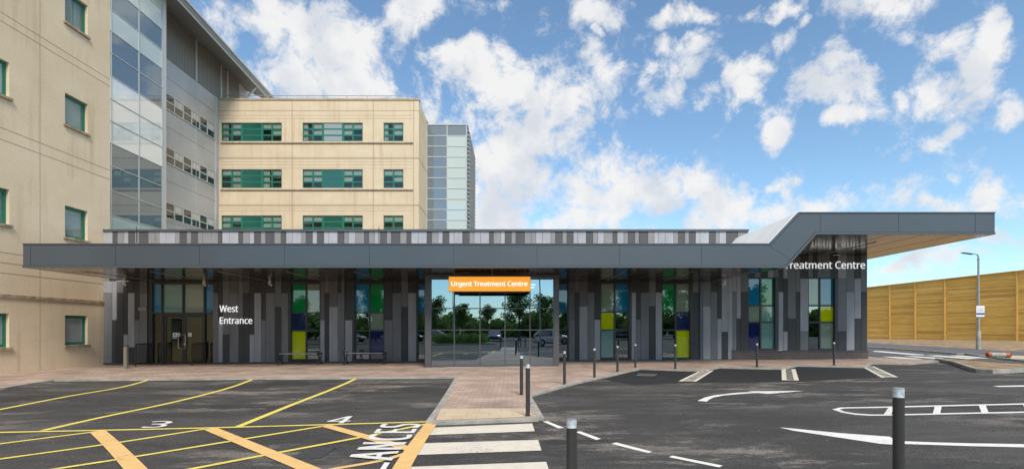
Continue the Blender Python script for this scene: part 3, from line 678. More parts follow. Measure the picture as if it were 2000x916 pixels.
# ---- windows
def ewin(fx0,fx1, cols, rows, yt, yb, panes, lab=None):
    """cols: px glass ranges; rows: py glass ranges; panes[row][col]"""
    x0,x1=wx(fx0),wx(fx1); zt,zb=wz(yt),wz(yb)
    f=MB(EO); ya,yb_=YW+.10,YW+.2
    def bx(a,b,c,d,y0=ya): f.box(a,b,y0,yb_,c,d)
    gx=[(wx(a),wx(b)) for a,b in cols]; gzs=[(wz(b),wz(a)) for a,b in rows]   # (low, high)
    bx(x0,gx[0][0],zb,zt,YW-.0); bx(gx[-1][1],x1,zb,zt,YW-.0)
    for i in range(len(gx)-1): bx(gx[i][1],gx[i+1][0],gzs[-1][0],gzs[0][1])
    bx(gx[0][0],gx[-1][1],gzs[0][1],zt,YW+.02); bx(gx[0][0],gx[-1][1],zb,gzs[-1][0],YW+.02)
    for j in range(len(gzs)-1):
        for i in range(len(gx)): bx(gx[i][0],gx[i][1],gzs[j+1][1],gzs[j][0],ya+.003)
    w=f.build('window',M['frame'],EB)
    if lab: w['label']=lab
    names={'b':('p_blue','blue tinted pane'),'g':('p_green','green tinted pane'),'y':('p_lime','lime green pane'),'p':('p_pale','pale green frosted pane'),'n':('p_navy','navy blue pane'),'r':('p_grey','grey frosted pane'),'t':('p_teal','pale teal frosted pane'),'c':('p_clear',None)}
    for j,row in enumerate(panes):
        for i,ch in enumerate(row):
            g=MB(EO); g.box(gx[i][0]-.01,gx[i][1]+.01,ya+.05,ya+.062,gzs[j][0]-.01,gzs[j][1]+.01)
            o=g.build('pane',M[names[ch][0]],w)
            if names[ch][1]: o['label']=names[ch][1]
R1=[(554.5,609.5),(612,644),(647,701)]
ewin(562.8,625.4,[(567.6,594.8),(597.5,624)],R1,549.2,705.5,['gp','nc','yc'])
ewin(688,750.4,[(692,719.3),(721.6,749)],R1,549.2,705.5,['bg','cp','cn'])
ewin(813,830.0,[(815.5,829)],R1,549.2,705,['b','c','c'])
R2=[(554,608.5),(610.5,643),(645.5,698)]
ewin(1091,1111.5,[(1092,1108.7)],R2,549.2,703,['b','c','c'])
ewin(1172.5,1233.6,[(1174,1200),(1203.3,1229)],R2,549.2,702.5,['pb','yc','tc'])
ewin(1293,1353.7,[(1294,1320),(1322.5,1348.5)],R2,549.2,702,['gp','cn','cy'])
R3=[(543.5,595),(598,627.5),(630.5,680.5)]
ewin(1461.3,1520.8,[(1462.3,1486.5),(1489.3,1514.5)],R3,540.5,683.6,['bg','pt','nt'])
ewin(1579,1636.5,[(1579.8,1603),(1605.5,1631)],R3,540.5,683.6,['pb','cy','cp'])
# ---- west door screen
f=MB(EO)
def dpx(a,b,c,d,y0,y1): f.box(wx(a),wx(b),y0,y1,wz(d),wz(c))
ya,yb_=YW+.10,YW+.22
for (a,b) in ((287,295.6),(312.4,315.2),(354,356.7),(395.6,398.2),(415.2,416)): dpx(a,b,549.2,610,ya-.04,yb_)
for (a,b) in ((287,295.6),(312.4,317.2),(394.2,398.2),(415.2,416)): dpx(a,b,610,711.5,ya-.04,yb_)
dpx(295.6,415.2,549.2,554.6,ya-.03,yb_); dpx(295.6,415.2,609.8,613,ya-.035,yb_); dpx(315.2,395.6,613,616,ya-.03,yb_)
dpx(295.6,312.4,708,712,ya-.03,yb_); dpx(398.2,415.2,708,712,ya-.03,yb_)
scr=f.build('door_screen',M['frame'],EB)
for (a,b,c,d,mn,lab) in ((295.6,312.4,554.6,610,'p_blue','blue tinted pane'),(315.2,354,554.6,610,'p_teal','green tinted pane'),(356.7,395.6,554.6,610,'p_pale','pale frosted pane'),(398.2,415.2,554.6,610,'p_blue','blue tinted pane'),
   (295.6,312.4,613,708,'door_glass',None),(398.2,415.2,613,708,'door_glass',None)):
    g=MB(EO); g.box(wx(a)-.01,wx(b)+.01,ya+.04,ya+.052,wz(d)-.01,wz(c)+.01); o=g.build('pane',M[mn],scr)
    if lab: o['label']=lab
for s,(a,b,ga,gb) in enumerate(((317.4,355.6,321.5,352.3),(356,394.0,360.3,391.8))):
    f=MB(EO); y0,y1=ya,ya+.06
    f.box(wx(a),wx(ga),y0,y1,wz(711),wz(616.5)); f.box(wx(gb),wx(b),y0,y1,wz(711),wz(616.5))
    f.box(wx(ga),wx(gb),y0,y1,wz(711),wz(706.8)); f.box(wx(ga),wx(gb),y0,y1,wz(619.4),wz(616.5))
    dl=f.build('door_leaf',M['frame'],EB)
    g=MB(EO); g.box(wx(ga)-.005,wx(gb)+.005,y0+.025,y0+.035,wz(707),wz(619.2)); g.build('glass',M['door_glass'],dl)
    g=MB(EO); hx=wx(347 if s==0 else 360.8); ix=wx(352.8 if s==0 else 356.8); zt,zb=wz(653.3),wz(680.3)
    g.tube([(ix,y0+.01,zt),(ix,y0-.05,zt),(hx+(.03 if s==0 else -.03),y0-.06,zt),(hx,y0-.06,zt-.03),(hx,y0-.06,zb+.03),(hx+(.03 if s==0 else -.03),y0-.06,zb),(ix,y0-.05,zb),(ix,y0+.01,zb)],.013,8)
    g.build('handle',M['steel'],dl)
    nb=MB(EO)
    if s==0:
        nb.box(wx(334.2),wx(341.5),y0+.012,y0+.018,wz(660.8),wz(649.8),0); nb.box(wx(341.7),wx(348),y0+.012,y0+.018,wz(657),wz(649.8),0)
        nb.tube([((wx(338)),y0+.0115,wz(653.6)),((wx(338)),y0+.0065,wz(653.6))],.05,16,1); nb.box(wx(335.5),wx(340.4),y0+.007,y0+.0115,wz(660),wz(657.5),1)
        nb.box(wx(337.7),wx(338.3),y0+.003,y0+.006,wz(655),wz(652.2),0)
        for k in range(3): nb.box(wx(342.5),wx(347),y0+.007,y0+.0115,wz(652.2+k*1.7),wz(651.6+k*1.7),2)
    else:
        nb.box(wx(364),wx(371.2),y0+.012,y0+.018,wz(657.2),wz(649.8),0)
        for k in range(3): nb.box(wx(365),wx(370.2),y0+.007,y0+.0115,wz(652.2+k*1.7),wz(651.6+k*1.7),2)
        nb.box(wx(356.6),wx(358),y0-.01,y0-.001,wz(673.5),wz(670),0)
    nb.build('notice',[M['white'],M['bluep'],M['ink']],dl)
# ---- parapet band
pe=[]; pc=[]
def addp(off,sc,l):
    for e,c in l: pe.append(off+e/sc); pc.append(c)
addp(195,6.557,[(158,'p'),(220,'d'),(305,'m'),(360,'p'),(445,'d'),(497,'m'),(615,'d'),(705,'m'),(758,'m'),(845,'p'),(958,'p'),(1018,'m'),(1108,'d'),(1165,'m'),(1250,'d'),(1310,'m'),(1422,'m'),(1510,'m'),(1565,'d'),(1655,'p'),(1770,'p'),(1830,'d'),(1912,'m'),(1972,'p')])
addp(490,6.452,[(122,'d'),(180,'m'),(293,'d'),(375,'m'),(440,'d'),(520,'p'),(635,'p'),(690,'m'),(775,'d'),(832,'p'),(918,'d'),(978,'p'),(1090,'p'),(1173,'d'),(1230,'m'),(1315,'p'),(1425,'m'),(1485,'d'),(1560,'m'),(1627,'p'),(1710,'d'),(1768,'m'),(1880,'d'),(1962,'m')])
addp(790,6.452,[(85,'d'),(172,'p'),(280,'p'),(342,'d'),(425,'m'),(480,'p'),(563,'d'),(625,'p'),(730,'p'),(818,'d'),(877,'m'),(957,'p'),(1067,'p'),(1122,'d'),(1212,'m'),(1265,'p'),(1347,'d'),(1403,'m'),(1515,'d'),(1597,'m'),(1655,'m'),(1740,'p'),(1845,'p'),(1902,'m')])
addp(1090,5.263,[(45,'d'),(90,'m'),(158,'d'),(203,'p'),(290,'p'),(360,'d'),(408,'m'),(472,'p'),(563,'m'),(610,'d'),(677,'p'),(720,'m'),(790,'d'),(833,'m'),(925,'d'),(990,'m'),(1033,'p'),(1103,'p'),(1190,'p'),(1237,'m'),(1305,'d'),(1348,'m'),(1415,'d'),(1460,'p'),(1553,'p'),(1620,'d'),(1660,'m'),(1730,'p'),(1850,'d'),(1950,'m')])
pm=MB(EO); prev=201.7
for e,c in zip(pe,pc):
    if e<=prev+.5 or prev>1460: continue
    e=min(e,1462)
    pm.box(wx(prev)+.007,wx(e)-.007,YW+.02,YW+.05,zlow+.6,wz(452.2),{'p':0,'m':1,'d':2}[c]); prev=e
pm.box(wx(201.7),wx(1462),YW+.055,YW+.3,zlow+.6,wz(452.2),3)
par=pm.build('parapet',[M['cp'],M['cpm'],M['cpd'],M['joint']],EB)
cp=MB(EO); cp.box(wx(201.7)-.05,wx(1462),YW-.04,YW+.36,wz(452.1),wz(448)); cp.build('capping',M['cap'],par)
for p in (269,741):
    lr=MB(EO); lr.tube([(wx(p),YW-.07,wz(475)),(wx(p),YW-.07,wz(443))],.012,6); lr.build('lightning_rod',M['black'],par)
# ---- canopy
xl,xr=-17.49,17.27
xb0,xb1=9.82,10.88; xt0,xt1=9.25,10.29
fb=MB(EO)
prof=[(xl,zlow),(xb0,zlow),(xb1,zhigh),(xr,zhigh),(xr,zt_high),(xt1,zt_high),(xt0,zt_low),(xl,zt_low)]
fb.prism([(x,YF,z) for x,z in prof],(0,.06,0))
# returns at both ends
fb.box(xl,xl+.06,YF+.06,YW+.0,zlow,zt_low); fb.box(xr-.06,xr,YF+.06,25.5,zhigh,zt_high)
can=fb.build('canopy',M['fascia'],EB)
ft_=MB(EO)   # trims: top edge, bottom lip, joints
def strip(a,b,z0,z1,mi,y0,y1): ft_.box(a,b,y0,y1,z0,z1,mi)
def poly(p,y0,y1,mi): ft_.prism([(x,y0,z) for x,z in p],(0,y1-y0,0),mi)
t=.012
poly([(xl-.02,zt_low),(xt0-.01,zt_low),(xt1-.01,zt_high),(xr+.02,zt_high),(xr+.02,zt_high+.03),(xt1-.02,zt_high+.03),(xt0-.025,zt_low+.03),(xl-.02,zt_low+.03)],YF-.02,YF+.14,0)
e=.035
poly([(xl,zt_low-e-t),(xt0+.01,zt_low-e-t),(xt1+.01,zt_high-e-t),(xr,zt_high-e-t),(xr,zt_high-e),(xt1,zt_high-e),(xt0,zt_low-e),(xl,zt_low-e)],YF-.003,YF+.02,1)
e=.085
poly([(xl,zlow+e-t),(xb0-.03,zlow+e-t),(xb1-.03,zhigh+e-t),(xr,zhigh+e-t),(xr,zhigh+e),(xb1-.04,zhigh+e),(xb0-.04,zlow+e),(xl,zlow+e)],YF-.003,YF+.02,1)
poly([(xl-.01,zlow),(xb0,zlow),(xb1,zhigh),(xr+.01,zhigh),(xr+.01,zhigh+.07),(xb1-.03,zhigh+.07),(xb0-.03,zlow+.07),(xl-.01,zlow+.07)],YF-.02,YF-.004,0)
for p in (60,225.5,390,555.5,721.5,885.3,1049,1210.5,1370):
    x=XA(p,YF); ft_.box(x-.006,x+.006,YF-.0025,YF+.01,zlow+.09,zt_low-.05,1)
for p in (1602,1755,1905):
    x=XA(p,YF); ft_.box(x-.006,x+.006,YF-.0025,YF+.01,zhigh+.09,zt_high-.05,1)
poly([(9.18,zt_low-.05),(9.195,zt_low-.05),(9.98,zlow+.3),(9.965,zlow+.3)],YF-.0025,YF+.01,1)
ft_.build('fascia_trim',[M['trim'],M['joint']],can)
# soffit: low part, twisted rising part, high part
sb=MB(EO); ys0,ys1=YF+.06,YW
def soffgrid(fx0,fx1,z0,z1,n=1,m=6):
    vs=[];
    for j in range(m+1):
        v=j/m; y=ys0+(ys1-ys0)*v
        a=fx0[0]*(1-v)+fx0[1]*v; b=fx1[0]*(1-v)+fx1[1]*v
        for i in range(n+1): u=i/n; vs.append((a+(b-a)*u,y,z0+(z1-z0)*u))
    sb.grid(vs,[(j*(n+1)+i,j*(n+1)+i+1,(j+1)*(n+1)+i+1,(j+1)*(n+1)+i) for j in range(m) for i in range(n)])
sb.face([(xl+.06,ys0,zlow+.004),(xb0,ys0,zlow+.004),(9.15,ys1,zlow+.004),(xl+.06,ys1,zlow+.004)])
soffgrid((xb0,9.15),(xb1,13.5),zlow+.004,zhigh+.004,6,6)
sb.face([(xb1,ys0,zhigh+.004),(xr-.06,ys0,zhigh+.004),(xr-.06,ys1,zhigh+.004),(13.5,ys1,zhigh+.004)])
sb.face([(16.29,YW,zhigh+.004),(xr-.06,YW,zhigh+.004),(xr-.06,25.5,zhigh+.004),(16.29,25.5,zhigh+.004)])
so=sb.build('soffit',M['soffit'],can,fix=False)
for p in so.data.polygons:
    if p.normal.z>0: p.flip()
# board joints and light strips in the soffit
jb=MB(EO)
x=xl+.3
while x<9.1:
    jb.box(x,x+.008,ys0,ys1,zlow+.0,zlow+.012); x+=.3
for y in (18.9,20.6): jb.box(xl+.06,9.3,y,y+.006,zlow-.0005,zlow+.012)
x=13.6
while x<xr-.1:
    jb.box(x,x+.008,ys0,ys1,zhigh,zhigh+.012); x+=1.2
jb.build('soffit_joint',M['joint'],can)
for x in (-16.3,-13.8,-11.2,-8.6,-6.0,4.3,6.88,9.2):
    l=MB(EO); l.box(x-.022,x+.022,18.55,22.1,zlow-.012,zlow+.003); l.build('light_strip',M['strip'],can)
l=MB(EO); l.box(14.13,14.175,18.9,22.1,zhigh-.012,zhigh+.003); l.build('light_strip',M['strip'],can)
# canopy roof, incl. the pale fold slope behind the fascia
rf=MB(EO)
rf.box(xl+.07,xt0,YF+.07,YW+.0,zt_low-.1,zt_low-.02,1)
rf.hexa([(xt0,YF+.145,zt_low-.02),(xt1,YF+.145,zt_high+.025),(xt1,31,zt_high+.025),(xt0,31,zt_low-.02)],[(xt0,YF+.145,zt_low-.2),(xt1,YF+.145,zt_high-.2),(xt1,31,zt_high-.2),(xt0,31,zt_low-.2)],0)
rf.box(xt1+.001,xr-.07,YF+.07,31,zt_high-.2,zt_high-.02,1)
rf.box(-18.4,xt0,YW+.35,31.9,5.5,5.7,1)
rf.build('canopy_roof',[M['roofwhite'],M['roof']],EB)
fl=MB(EO); fl.hexa([(xt0+.02,YF+.16,zt_low+.03),(xt1+.0,YF+.16,zt_high+.03),(xt1+.0,YF+.30,zt_high+.03),(xt0+.02,YF+.30,zt_low+.03)],[(xt0-.01,YF+.16,zt_low+.07),(xt1-.03,YF+.16,zt_high+.07),(xt1-.03,YF+.30,zt_high+.07),(xt0-.01,YF+.30,zt_low+.07)])
fl.build('flashing',M['flash'],can)
# ---- interior
it=MB(EO); it.box(-18.4,16,28,28.1,-.2,3.9); it.box(-10,-9.9,22.9,28,-.2,3.7); it.box(5.2,5.3,22.9,28,-.2,3.7); it.box(11.9,12,22.9,28,0,3.7)
it.box(-6.1,-5.7,23.8,24.2,0,3.7); it.box(3.2,3.4,24,28,0,3.7)
it.build('interior_wall',M['int_wall'],EB)
it=MB(EO); it.hexa([(-18.4,YW+.25,-.1),(16,YW+.25,.14),(16,28,.14),(-18.4,28,-.1)],[(-18.4,YW+.25,-.02),(16,YW+.25,.2),(16,28,.2),(-18.4,28,-.02)]); it.build('interior_floor',M['int_floor'],EB)
it=MB(EO); it.box(-18.4,16,YW+.31,28,3.72,3.8); it.build('interior_ceiling',M['int_ceil'],EB)
for (x,y) in ((-13.5,25),(-7,24.5),(-2.5,24.2),(.8,25.2),(1.2,23.6),(7.7,24.6),(10.5,25),(14.3,26.4)):
    l=MB(EO); l.box(x-.35,x+.35,y-.08,y+.08,3.66,3.71); l.build('ceiling_lamp',M['int_lamp'],EB)
ib=MB(EO); ib.box(14.55,14.75,26.5,26.6,.25,3.0); ib.build('lit_doorway',emis('lit_doorway_glow',(.9,.85,.6),1.0),EB)

# ---- lobby box
LB=MB(EO); lx0,lx1=XA(830,YL),XA(1092,YL)
def lx(p): return XA(p,YL)
def lz(p): return ZA(p,YL)
zt=zlow-.005
for (a,b) in ((830,842),(1081,1092)): LB.box(lx(a),lx(b),YL,YL+.22,-.2,zt)
LB.box(lx(830)-.09,lx(1092)+.09,YL-.10,YL+.25,-.2,lz(716.5)); LB.box(lx(842),lx(1081),YL+.05,YL+.2,lz(716.5),lz(713.3))
for p in (887,937.3,986.3,1035.3): LB.box(lx(p-1),lx(p+1),YL+.045,YL+.15,lz(713.3),lz(535.5))
for p in (602,644): LB.box(lx(842),lx(1081),YL+.048,YL+.14,lz(p+1),lz(p-.8))
LB.box(lx(842),lx(1081),YL+.02,YL+.2,lz(539.5),zt)
for p in (602.5,644.5):
    for (a,b) in ((829.5,842),(1081,1092.5)): LB.box(lx(a),lx(b),YL-.006,YL+.05,lz(p+.6),lz(p-.6))
# side returns
for x in (lx0,lx1-.1): 
    for yy in (YL+.22,20.8,22.15): LB.box(x,x+.1,yy,yy+.08,-.1,zt)
    LB.box(x,x+.1,YL+.3,22.15,-.1,.12); LB.box(x,x+.1,YL+.3,22.15,zt-.1,zt)
lob=LB.build('entrance_lobby',M['lobby_frame'],EB)
g=MB(EO); g.box(lx(842)-.01,lx(1081)+.01,YL+.09,YL+.1,lz(713.5),lz(539)); g.build('lobby_glass',M['lobby_glass'],lob)
for x in (lx0+.04,lx1-.06): g=MB(EO); g.box(x,x+.012,YL+.25,22.15,.1,zt-.1); g.build('side_glass',M['lobby_glass'],lob)

# ---- lettering and signs
def wall_text(name,label,lines,cat='lettering',thick=.01):
    """lines: (string, px left, px right, py top of glyph box, py bottom)"""
    y=YW-.035; o0=(wx(lines[0][1]),y,wz(lines[0][4]))
    mb=MB(o0)
    for s,a,b,t_,bt in lines:
        x0,x1,z0,z1=wx(a),wx(b),wz(bt),wz(t_)
        text_mesh(mb,s,lambda u,v:Vector((x0+(x1-x0)*u,y,z0+(z1-z0)*v)),depth=(0,.025,0),bold=(.012/max(len(s),1)*1.2 if len(s)<12 else 0),lift=(0,-.0012,0))
    ob=mb.build(name,M['letter']); ob.location=o0; return tag(ob,label,cat)
wall_text('wall_lettering','white letters West Entrance on the dark cladding beside the double doors',[('West',429.6,465.4,596.3,609.2),('Entrance',430,493,619.3,632.2)])
_,_,bb=text_polys('Urgent Treatment Centre',.005); _,_,b2=text_polys('reatment Centre',.005)
pr=(1689-1543)/(b2[1]-b2[0]); left=1689-pr*(bb[1]-bb[0])
capt,desc=510.5,529.3
wall_text('wall_lettering','white letters Treatment Centre high on the wall under the raised canopy',[('Urgent Treatment Centre',left,1689,510.5,529.3)],thick=.005)
YS=18.55
def sx(p): return XA(p,YS)
def sz(p): return ZA(p,YS)
SG=thing('hanging_sign',(sx(956.5),YS,sz(569)),'orange box sign reading Urgent Treatment Centre hanging before the glazed lobby','sign')
so_=SG.location
m_=MB(so_); m_.box(sx(876.7),sx(1036),YS,YS+.034,sz(568.6),sz(540.2)); m_.build('panel',M['orange'],SG,bevel=.006)
m_=MB(so_); m_.box(sx(876.2),sx(1036.5),YS+.035,YS+.13,sz(569.3),sz(539.6)); m_.build('casing',M['black'],SG)
m_=MB(so_); x0,x1,z0,z1=sx(881.5),sx(1030),sz(561.6),sz(549.2)
text_mesh(m_,'Urgent Treatment Centre',lambda u,v:Vector((x0+(x1-x0)*u,YS-.008,z0+(z1-z0)*v)),bold=.0028,lift=(0,-.001,0),depth=(0,.006,0)); m_.build('lettering',M['letter_w'],SG)
for p in (887.5,961,1024.5):
    m_=MB(so_); m_.tube([(sx(p),YS+.06,sz(540.4)),(sx(p),YS+.06,zlow)],.028,10); m_.build('hanger_rod',M['lobby_frame'],SG)
m_=MB(so_); m_.box(sx(886),sx(1028),YS+.02,YS+.10,sz(571.5),sz(568.7)); m_.build('cable_tray',M['black'],SG)

pl=MB((wx(278.5),YW,wz(603))); pl.box(wx(270.6),wx(285.8),YW-.03,YW-.002,wz(605.8),wz(600.6),0)
for k in range(2): pl.box(wx(272),wx(284),YW-.033,YW-.0305,wz(602.9+k*1.6),wz(602.3+k*1.6),1)
o=pl.build('wall_plate',[M['galv'],M['ink']]); o.location=(wx(278.5),YW,wz(603)); tag(o,'small pale nameplate on the dark cladding left of the double doors','sign')

# ---- cctv cameras
def cctv(px,label,coil=False,flip=1,z=None):
    x=wx(px); y=YW-.30; zz=z or zlow
    t_=thing('security_camera',(x,y,zz),label,'security camera','security cameras under the canopy')
    m=MB((0,0,0)); m.tube([(0,0,0),(0,0,-.03)],.05,12); m.tube([(0,0,-.03),(0,0,-.10)],.06,12); m.build('mount',M['white'],t_)
    m=MB((0,0,0)); m.tube([(0,0,-.10),(.0,0,-.15)],.025,8); m.build('arm',M['white'],t_)
    m=MB((0,0,0)); m.tube([(-.05*flip,.0,-.13),(.15*flip,-.07,-.25)],[.042,.046],12); m.build('camera_body',M['white'],t_)
    m=MB((0,0,0)); m.tube([(.15*flip,-.07,-.25),(.175*flip,-.08,-.265)],[.042,.03],12); m.build('lens',M['black'],t_)
    if coil:
        m=MB((0,0,0)); pts=[(.02+.09*math.cos(a)+.02*i/20,0,-.16+.11*math.sin(a)) for i,a in enumerate([k*2*math.pi/14 for k in range(20)])]
        m.tube(pts,.006,6); m.build('coiled_cable',M['galv'],t_)
    return t_
cctv(253.5,'white security camera under the canopy at the far left, beside the double doors')
cctv(407,'white ceiling camera with a loop of loose cable above the double doors',coil=True)
cctv(533.5,'white bullet camera tilted down, right of the West Entrance letters')
cctv(1409,'white bullet camera under the canopy just left of the raised section',flip=-1)

# ---- doorway posts and guard hoops
px0=G(246,720,H)
pb_=thing('push_button_post',px0,'slim stainless post with black slanted top standing left of the double doors','post')
m=MB(); m.hexa([(-.065,-.05,0),(.065,-.05,0),(.065,.05,0),(-.065,.05,0)],[(-.065,-.05,.88),(.065,-.05,.93),(.065,.05,.93),(-.065,.05,.88)]); m.build('post_body',M['steel_dull'],pb_)
m=MB(); m.hexa([(-.068,-.053,.88),(.068,-.053,.93),(.068,.053,.93),(-.068,.053,.88)],[(-.068,-.053,.90),(.068,-.053,.965),(.068,.053,.965),(-.068,.053,.90)]); m.build('top_cap',M['black'],pb_)
def mesh_mat():
    m,nt,b,out=new_mat('perforated_mesh'); L=nt.links
    b.inputs['Base Color'].default_value=(.02,.02,.02,1); tr_=nt.nodes.new('ShaderNodeBsdfTransparent'); ms=nt.nodes.new('ShaderNodeMixShader'); ms.inputs[0].default_value=.28
    L.new(b.outputs[0],ms.inputs[2]); L.new(tr_.outputs[0],ms.inputs[1]); L.new(ms.outputs[0],out.inputs[0]); return m
M['mesh']=mesh_mat()
def hoop(x,label):
    t_=thing('door_guard_rail',(x,21.3,gz(x)+H),label,'guard rail','guard rails beside the west doors')
    m=MB(); pts=[(0,0,0),(0,0,.88)]+[(0,.08-.08*math.cos(a),.88+.08*math.sin(a)) for a in (R(30),R(60),R(90))]+[(0,.85,.96)]+[(0,.85+.08*math.sin(a),.88+.08*math.cos(a)) for a in (R(30),R(60),R(90))]+[(0,.93,0)]
    m.tube(pts,.022,10); m.tube([(0,0,.12),(0,.93,.12)],.018,8); m.build('hoop_tube',M['black'],t_)
    m=MB(); m.box(-.003,.003,.02,.91,.13,.94); m.build('mesh_infill',M['mesh'],t_)
    for y in (0,.93):
        m=MB(); m.tube([(0,y,0),(0,y,.012)],.05,12); m.build('foot_plate',M['black'],t_)
hoop(-16.48,'black tubular guard rail with mesh infill at the left of the double doors')
hoop(-14.02,'black tubular guard rail with mesh infill at the right of the double doors')

# ---- benches
def bench_proto(loc,label):
    t_=thing('bench',loc,label,'bench','benches along the grey facade')
    L_=1.72
    m=MB()
    for k in range(5): y=-.2+k*.1; m.box(-L_/2,L_/2,y-.035,y+.035,.475,.50)
    m.build('seat',M['galv'],t_,bevel=.004)
    for s in (-1,1):
        x=s*(L_/2+.0)
        m=MB()
        m.beam((x,-.24,.50),(x,.24,.50),.05,.05); 
        m.tube([(x,-.22,.50),(x,-.15,.36),(x,-.12,.22),(x,-.19,.06),(x,-.22,.0)],[.028,.024,.022,.024,.03],8)
        m.tube([(x,.22,.50),(x,.15,.36),(x,.12,.22),(x,.19,.06),(x,.22,.0)],[.028,.024,.022,.024,.03],8)
        m.beam((x,-.12,.22),(x,.12,.22),.04,.03)
        m.tube([(x,0,.50),(x-s*.10,0,.40),(x-s*.16,0,.475)],.012,6)
        for y in (-.22,.22): m.box(x-.04,x+.04,y-.04,y+.04,0,.012)
        m.tube([(x,-.25,.49),(x,-.27,.54),(x,-.22,.56)],.022,8)
        m.build('leg',M['black'],t_)
    return t_
bx_=21.35
b1=bench_proto((XA(586.5,bx_),bx_,gz(XA(586.5,bx_))+H),'slatted metal bench with black cast legs below the window with the lime pane')
b2=copy_tree(b1,(XA(713.3,bx_),bx_,gz(XA(713.3,bx_))+H)); b2['label']='slatted metal bench with black legs below the blue and green window'

# ---- bollards
def bollard_proto():
    t_=thing('bollard',(0,0,0),'','bollard','slim graphite bollards with clear lens tops')
    r=.039
    m=MB(); m.tube([(0,0,0),(0,0,.825)],r,24); m.tube([(0,0,0),(0,0,.006)],r+.02,24); m.build('post',M['bollard'],t_)
    m=MB(); m.tube([(0,0,.8255),(0,0,.83),(0,0,.878),(0,0,.884)],[r*.985,r*.985,r*.985,r*.9],24); m.build('lens',M['lens'],t_)
    m=MB(); m.tube([(0,0,.826),(0,0,.832),(0,0,.845),(0,0,.872)],[r*.9,r*.85,r*.35,r*.12],20); m.build('reflector',M['white'],t_)
    m=MB(); m.tube([(0,0,.8845),(0,0,.888)],[r*.99,r*.97],24); m.build('cap',M['steel'],t_)
    return t_
bol=[(1018.5,770.5,'farther bollard of the close pair at the end of the brick path'),
 (1031,812,'nearer bollard of the close pair, standing on the yellow tactile paving'),
 (1102.5,750,'bollard on the red paving in front of the right corner post of the lobby'),
 (1161,737,'bollard before the grey panels between lobby and lime pane window'),
 (1206,725.5,'bollard before the right window that has a lime pane halfway up'),
 (1241,717.5,'bollard at the paving corner, just right of the middle lime pane window'),
 (1319,720,'bollard in front of the window with a lime pane at its bottom right'),
 (1478.5,717,'bollard in front of the brown brick plinth, below the blue and navy window'),
 (1629,713,'rightmost bollard beside the wall, below the window with green lit glass')]
bp0=bollard_proto()
for i,(x,y,l) in enumerate(bol):
    p=G(x,y,H); o=bp0 if i==0 else copy_tree(bp0,p)
    o.location=p; o['label']=l
for (px,top,Y,hh,l) in ((1116.3,817.5,3.55,None,'near bollard cut off by the bottom edge, right of the zebra crossing'),(1755,757,3.85,None,'tallest looking near bollard at the right, standing before the hatched white marking')):
    x=XA(px,Y); o=copy_tree(bp0,(x,Y,gz(x))); topz=ZA(top,Y)-gz(x); o.scale=(1,1,topz/.888); o['label']=l
# a matching row behind the camera, seen in the lobby glass
for (x,y,l) in ((-.95,-1.2,'bollard reflected in the lobby glass, left one of the row at the crossing'),(.75,-2.2,'bollard reflected in the lobby glass, middle one beside the crossing'),(1.1,-1.0,'bollard reflected in the lobby glass, right one beside the white car')):
    o=copy_tree(bp0,(x,y,gz(x))); o['label']=l

# ---- covers and gratings in the tarmac
def lid(name,label,cat,quad,m,bars=0,h=.01):
    P=[G(*p,h) for p in quad]; c=sum(P,Vector())/4
    mb=MB(c); mb.hexa([p-Vector((0,0,.02)) for p in P],P,0)
    for k in range(bars):
        u0=(k+.3)/bars; u1=(k+.6)/bars
        up=Vector((0,0,.003))
        mb.face([P[0].lerp(P[1],u0)+up,P[0].lerp(P[1],u1)+up,P[3].lerp(P[2],u1)+up,P[3].lerp(P[2],u0)+up],1)
    o=mb.build(name,[m,M['joint']]); o.location=c; return tag(o,label,cat)
lid('manhole_cover','dark rectangular manhole cover left of the painted letters, bottom centre','manhole cover',[(568,895),(598,876),(656,873.5),(627,893)],M['coverlid'])
lid('drain_grating','pale grey drain grating in the left black parking bay','drain',[(1243,732.5),(1247,728.5),(1284,730),(1278,733.5)],M['galv'],12)
lid('drain_grating','small dark drain grating in the bay right of the first painted ladder','drain',[(1400,721.5),(1403,719.3),(1419,719.5),(1416,721.8)],M['coverlid'],8)

# ================================================================== LEFT BEIGE WING
XWG=-18.73
LW=thing('hospital_wing',(XWG,20,0),'tall cream hospital wing at the left with small green framed windows','building')
LO=(XWG,20,0)
wins=[]
for (z0,z1) in ((.86,2.12),(5.41,6.72),(10.13,11.44),(14.42,15.78)):
    wins.append((20.38,21.47,z0,z1)); wins.append((16.98,18.12,z0,z1))
y0w,y1w,z1w=4.0,22.67,21
ys=sorted({y0w,y1w}|{w[0] for w in wins}|{w[1] for w in wins}); zs=sorted({-.6,z1w}|{w[2] for w in wins}|{w[3] for w in wins})
w_=MB(LO)
def inwin(y,z): return any(a<y<b and c<z<d for a,b,c,d in wins)
for i in range(len(ys)-1):
    for j in range(len(zs)-1):
        if not inwin((ys[i]+ys[i+1])/2,(zs[j]+zs[j+1])/2): w_.face([(XWG,ys[i],zs[j]),(XWG,ys[i+1],zs[j]),(XWG,ys[i+1],zs[j+1]),(XWG,ys[i],zs[j+1])])
for a,b,c,d in wins:
    q=XWG-.22
    w_.face([(XWG,a,c),(q,a,c),(q,a,d),(XWG,a,d)]); w_.face([(XWG,b,c),(XWG,b,d),(q,b,d),(q,b,c)])
    w_.face([(XWG,a,d),(q,a,d),(q,b,d),(XWG,b,d)]); w_.face([(XWG,a,c),(XWG,b,c),(q,b,c),(q,a,c)])
w_.box(-34,XWG-.6,4,y1w-.002,-.6,z1w); w_.face([(XWG,y1w,-.6),(XWG-.6,y1w,-.6),(XWG-.6,y1w,z1w),(XWG,y1w,z1w)]); w_.face([(XWG,4,z1w),(XWG-.6,4,z1w),(XWG-.6,y1w,z1w),(XWG,y1w,z1w)])
